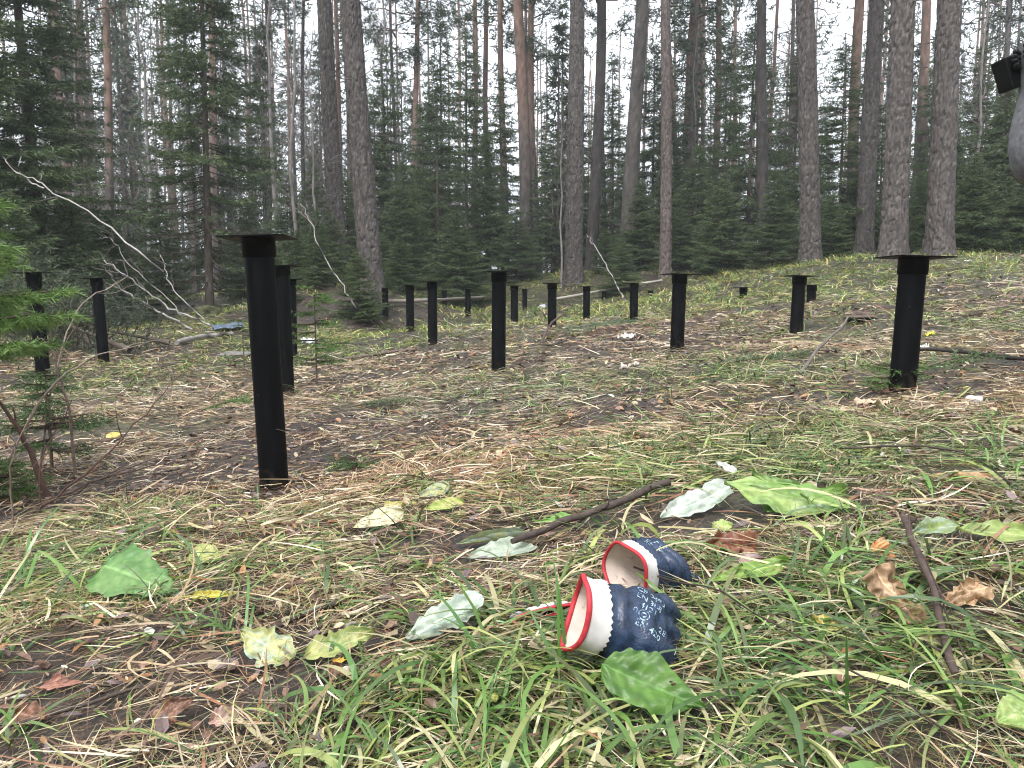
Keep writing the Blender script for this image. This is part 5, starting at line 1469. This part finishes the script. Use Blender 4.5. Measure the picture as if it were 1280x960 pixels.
def sheet(name, a, b, wid, col, label, cat, seed, lift=.03, crump=.04, mat='plastic'):
    a, b = G(*a), G(*b); ax = b - a; ax[2] = 0; L = np.linalg.norm(ax); ax /= L; sd = np.array([-ax[1], ax[0], 0])
    nu, nv = 26, 16; u, v = np.meshgrid(np.linspace(0, 1, nu), np.linspace(-.5, .5, nv), indexing='ij')
    e = 1 + .4 * (fbm(u * 5, v * 0 + seed, oct=2, seed=seed) - .5)
    P = a + ax * (u * L)[..., None] + sd * (v * wid * e)[..., None]
    P[..., 2] = H(P[..., 0], P[..., 1]) + lift + crump * (np.abs(2 * fbm(u * 4, v * 5, oct=3, seed=seed + 1) - 1) * 2)
    org = P[0, 0].copy(); mb = MB(); mb.add(P - org, grid_quads(nu, nv), None, col)
    o = mb.build(name, M[mat], None, True, org); tag(o, label, cat)
    s = o.modifiers.new('thickness', 'SOLIDIFY'); s.thickness = .002
sheet('tarp', (266, 414), (304, 411), .4, (.10, .13, .19), 'small blue tarp on the ground by the mossy spruce foot', 'tarp', 1, .04, .035)
sheet('paper_scrap', (774, 427), (792, 426), .10, (.42, .40, .37), 'crumpled white paper scrap in front of the pole', 'paper', 2, .03, .03)
sheet('bark_strip', (775, 469), (798, 464), .035, (.46, .42, .37), 'curled whitish bark strip right of the middle pile', 'bark', 3, .03, .03, 'birch')
sheet('plastic_bag', (378, 432), (394, 431), .14, (.55, .57, .60), 'white plastic bag behind the spruce sapling', 'bag', 4, .03, .05)
sheet('bark_strip', (1070, 512), (1110, 514), .06, (.42, .34, .24), 'tan bark strip lying below the right pile', 'bark', 5, .02, .02, 'birch')
sheet('bark_strip', (1145, 441), (1160, 441), .05, (.60, .58, .54), 'white bark strip touching the right pile', 'bark', 6, .02, .02, 'birch')
lump('moss_hummock', 262, 396, (.40, .34, .34), (.06, .062, .028), 'yellow-green mossy hummock at the tall dark spruce foot', 'hummock', 4, 'stone', 0, sharp=.6)
lump('stone', 300, 445, (.5, .3, .12), (.16, .15, .14), 'low grey stone left of the tallest pile', 'stone', 6)
lump('stone', 1218, 503, (.07, .05, .045), (.55, .52, .48), 'small pale stone at the right behind the twig', 'stone', 7)
lump('tree_stump', 1075, 398, (.30, .2, .10), (.10, .075, .06), 'rotten dark stump in the hollow on the rise', 'stump', 8, 'bark', sharp=.9)
sheet('yellow_leaf', (1159, 431), (1165, 428), .03, (.62, .60, .08), 'bright yellow leaf just right of the right pile', 'leaf', 9, .05, .02, 'leaf')

# ------------------------------------------------------------------ person at the right edge, seen only as a sliver of grey jacket
def person():
    d = 3.3
    base = on_ground(at(1333, 455, d)); base[2] = float(H(base[0], base[1]))
    root = empty('person', base); root.scale = (1.05, 1.05, 1.05)                    # faces -x
    J = {'pel': (0, 0, .96, .150, .125), 'bel': (-.03, 0, 1.10, .150, .125), 'che': (-.02, 0, 1.30, .165, .125), 'neckb': (0, 0, 1.46, .085, .075), 'neck': (-.01, 0, 1.52, .058, .058),
         'chin': (-.035, 0, 1.585, .072, .062), 'head': (-.02, 0, 1.66, .098, .080), 'crown': (-.01, 0, 1.735, .075, .065)}
    names = list(J); V = [J[k][:3] for k in names]; Rr = [J[k][3:] for k in names]
    E = [(i, i + 1) for i in range(len(names) - 1)]
    def chain(start, pts):
        p = start
        for q in pts:
            V.append(q[:3]); Rr.append(q[3:] if len(q) == 5 else (q[3], q[3])); E.append((p, len(V) - 1)); p = len(V) - 1
        return p
    ends = []
    for s in (-1, 1):
        chain(0, [(0, s * .095, .88, .098), (-.01 - .03 * s, s * .105, .50, .068), (-.005, s * .11, .30, .058), (.02, s * .11, .09, .046), (-.03, s * .12, .04, .042, .036), (-.075, s * .125, .03, .034, .028)])
        ends.append(chain(2, [(0, s * .19, 1.41, .072), (.02, s * .235, 1.22, .056), (-.01, s * .235, 1.10, .052), (-.11, s * .15, 1.19, .045), (-.17, s * .075, 1.265, .036), (-.205, s * .06, 1.29, .030, .026)]))
    for k, e in enumerate(ends):                    # five fingers closing round the case
        s = (-1, 1)[k]; w = np.array(V[e])
        for j in range(4):
            b = w + np.array([-.03, 0, .026 - .017 * j]); l = (.9, 1.0, .95, .75)[j]
            chain(e, [tuple(b) + (.0105,), tuple(b + np.array([-.030 * l, -s * .004, .004])) + (.0095,), tuple(b + np.array([-.046 * l, -s * .022, .002])) + (.0085,), tuple(b + np.array([-.040 * l, -s * .040, 0])) + (.0075,)])
        b = w + np.array([-.006, -s * .012, .034]); chain(e, [tuple(b) + (.012,), tuple(b + np.array([-.022, -s * .018, .018])) + (.0105,), tuple(b + np.array([-.04, -s * .026, .014])) + (.009,)])
    me = bpy.data.meshes.new('tmp'); me.from_pydata(V, E, []); ob = link('tmp', me)
    m = ob.modifiers.new('skin', 'SKIN'); m.use_smooth_shade = True; m.branch_smoothing = .4
    for v, rr in zip(me.skin_vertices[0].data, Rr): v.radius = rr; v.use_root = False
    me.skin_vertices[0].data[0].use_root = True
    ob.modifiers.new('sub', 'SUBSURF').levels = 2
    body = eval_mesh(ob); bpy.data.objects.remove(ob); body.name = 'body'
    sk = mat_attr('skin', .55, .4, .08, 40); tr = mat_attr('trousers', .85, .2, .2, 60, 0, .4, 200, .003); jk = mat_attr('jacket', .9, .15, .18, 50, 0, .6, 14, .02); bl = mat_attr('black_cloth', .7, .3, .1, 60); hr = mat_attr('hair', .6, .3, .3, 90)
    body.materials.clear()
    for mm in (jk, tr, sk, bl): body.materials.append(mm)
    co = np.array([v.co[:] for v in body.vertices]); c = np.zeros((len(co), 4)); c[:, 3] = 1
    cols = [(.17, .17, .18), (.04, .042, .05), (.42, .25, .19), (.012, .012, .014)]
    for p in body.polygons:
        x, y, z = p.center
        k = 0
        if z > 1.49 and abs(y) < .13: k = 2
        elif z < .10: k = 3
        elif z < .90: k = 1
        elif x < -.175 and abs(y) < .14: k = 3
        p.material_index = k; p.use_smooth = True
        for i in p.vertices: c[i, :3] = cols[k]
    body.attributes.new('Col', 'FLOAT_COLOR', 'POINT').data.foreach_set('color', c.astype(np.float32).ravel())
    bo = link('body', body, root)
    # loose jacket over the trunk of the body
    n = 40; th = np.arange(n) / n * 2 * np.pi
    prof = [(.80, .170, .190, .0), (.84, .215, .205, -.02), (.95, .225, .205, -.04), (1.06, .215, .20, -.045), (1.18, .19, .195, -.04), (1.30, .205, .205, -.045), (1.40, .20, .195, -.045), (1.46, .10, .12, 0), (1.50, .078, .08, 0)]
    rings = []
    for z, a, b, ox in prof:
        w = 1 + .05 * (2 * vnoise(np.cos(th) * 2 + 5, np.sin(th) * 2, np.full(n, z * 7), 9) - 1)
        rings.append(np.stack([ox + a * np.cos(th) * w, b * np.sin(th) * w, np.full(n, z)], -1))
    mb = MB(); mb.add(np.stack(rings), grid_quads(len(prof), n, True), None, (.17, .17, .18)); j = mb.build('jacket', jk, root, True)
    j.modifiers.new('t', 'SOLIDIFY').thickness = .008; s = j.modifiers.new('s', 'SUBSURF'); s.levels = 1; s.render_levels = 1
    # cap, eyes, nose, mouth, ears on the head
    def ball(name, c, s, col, mat):
        bm = bmesh.new(); bmesh.ops.create_icosphere(bm, subdivisions=3, radius=1); v = np.array([q.co[:] for q in bm.verts]); f = [[q.index for q in fc.verts] for fc in bm.faces]; bm.free()
        mb = MB(); mb.add(v * np.array(s) + np.array(c), None, f, col); mb.build(name, mat, root, True)
    ball('hair', (.005, 0, 1.70), (.102, .088, .088), (.05, .035, .025), hr)
    for s in (-1, 1):
        ball('eye', (-.108, s * .031, 1.665), (.010, .013, .009), (.5, .5, .48), sk); ball('ear', (-.01, s * .086, 1.655), (.018, .009, .030), (.42, .25, .19), sk)
    ball('nose', (-.122, 0, 1.635), (.018, .014, .022), (.42, .25, .19), sk); ball('mouth', (-.106, 0, 1.600), (.010, .024, .006), (.36, .14, .12), sk)
    tag(root, 'person in a grey jacket standing mostly beyond the right edge', 'person')
    # the black case held out in front of the chest
    mb = MB()
    R = Matrix.Rotation(math.radians(-20), 3, 'Y')
    bmh = bmesh.new(); bmesh.ops.create_cube(bmh, size=1)
    bmesh.ops.scale(bmh, vec=(.15, .10, .135), verts=bmh.verts); bmesh.ops.bevel(bmh, geom=list(bmh.edges), offset=.008, segments=3, affect='EDGES', profile=.6)
    bmesh.ops.rotate(bmh, matrix=R, verts=bmh.verts)
    me = bpy.data.meshes.new('body'); bmh.to_mesh(me); bmh.free(); me.materials.append(bl)
    cpos = at(1273, 88, d - .02)
    case = empty('black_case', cpos); link('body', me, case)
    mb = MB(); tube(mb, np.array([R @ Vector(q) for q in ((.076, -.05, .02), (.078, -.053, .0), (.076, -.05, -.04))]), .004, 6, (.01, .01, .01)); mb.build('strap', bl, case, True)
    tag(case, 'black boxy case held in front of the grey jacket', 'case')
person()

# ------------------------------------------------------------------ damp air between the trees
def haze():
    mb = MB(); box(mb, (0, 60, 12), (900, 900, 34)); m = bpy.data.materials.new('haze'); m.use_nodes = True
    N, L = m.node_tree.nodes, m.node_tree.links; N.clear()
    o = N.new('ShaderNodeOutputMaterial'); v = N.new('ShaderNodeVolumePrincipled')
    v.inputs['Color'].default_value = (.86, .92, .96, 1); v.inputs['Density'].default_value = HAZE; v.inputs['Anisotropy'].default_value = .2
    L.new(v.outputs[0], o.inputs['Volume'])
    ob = mb.build('haze', m); ob['kind'] = 'stuff'; ob['label'] = 'thin damp haze between the trees'; ob['category'] = 'haze'
HAZE = .0019
haze()
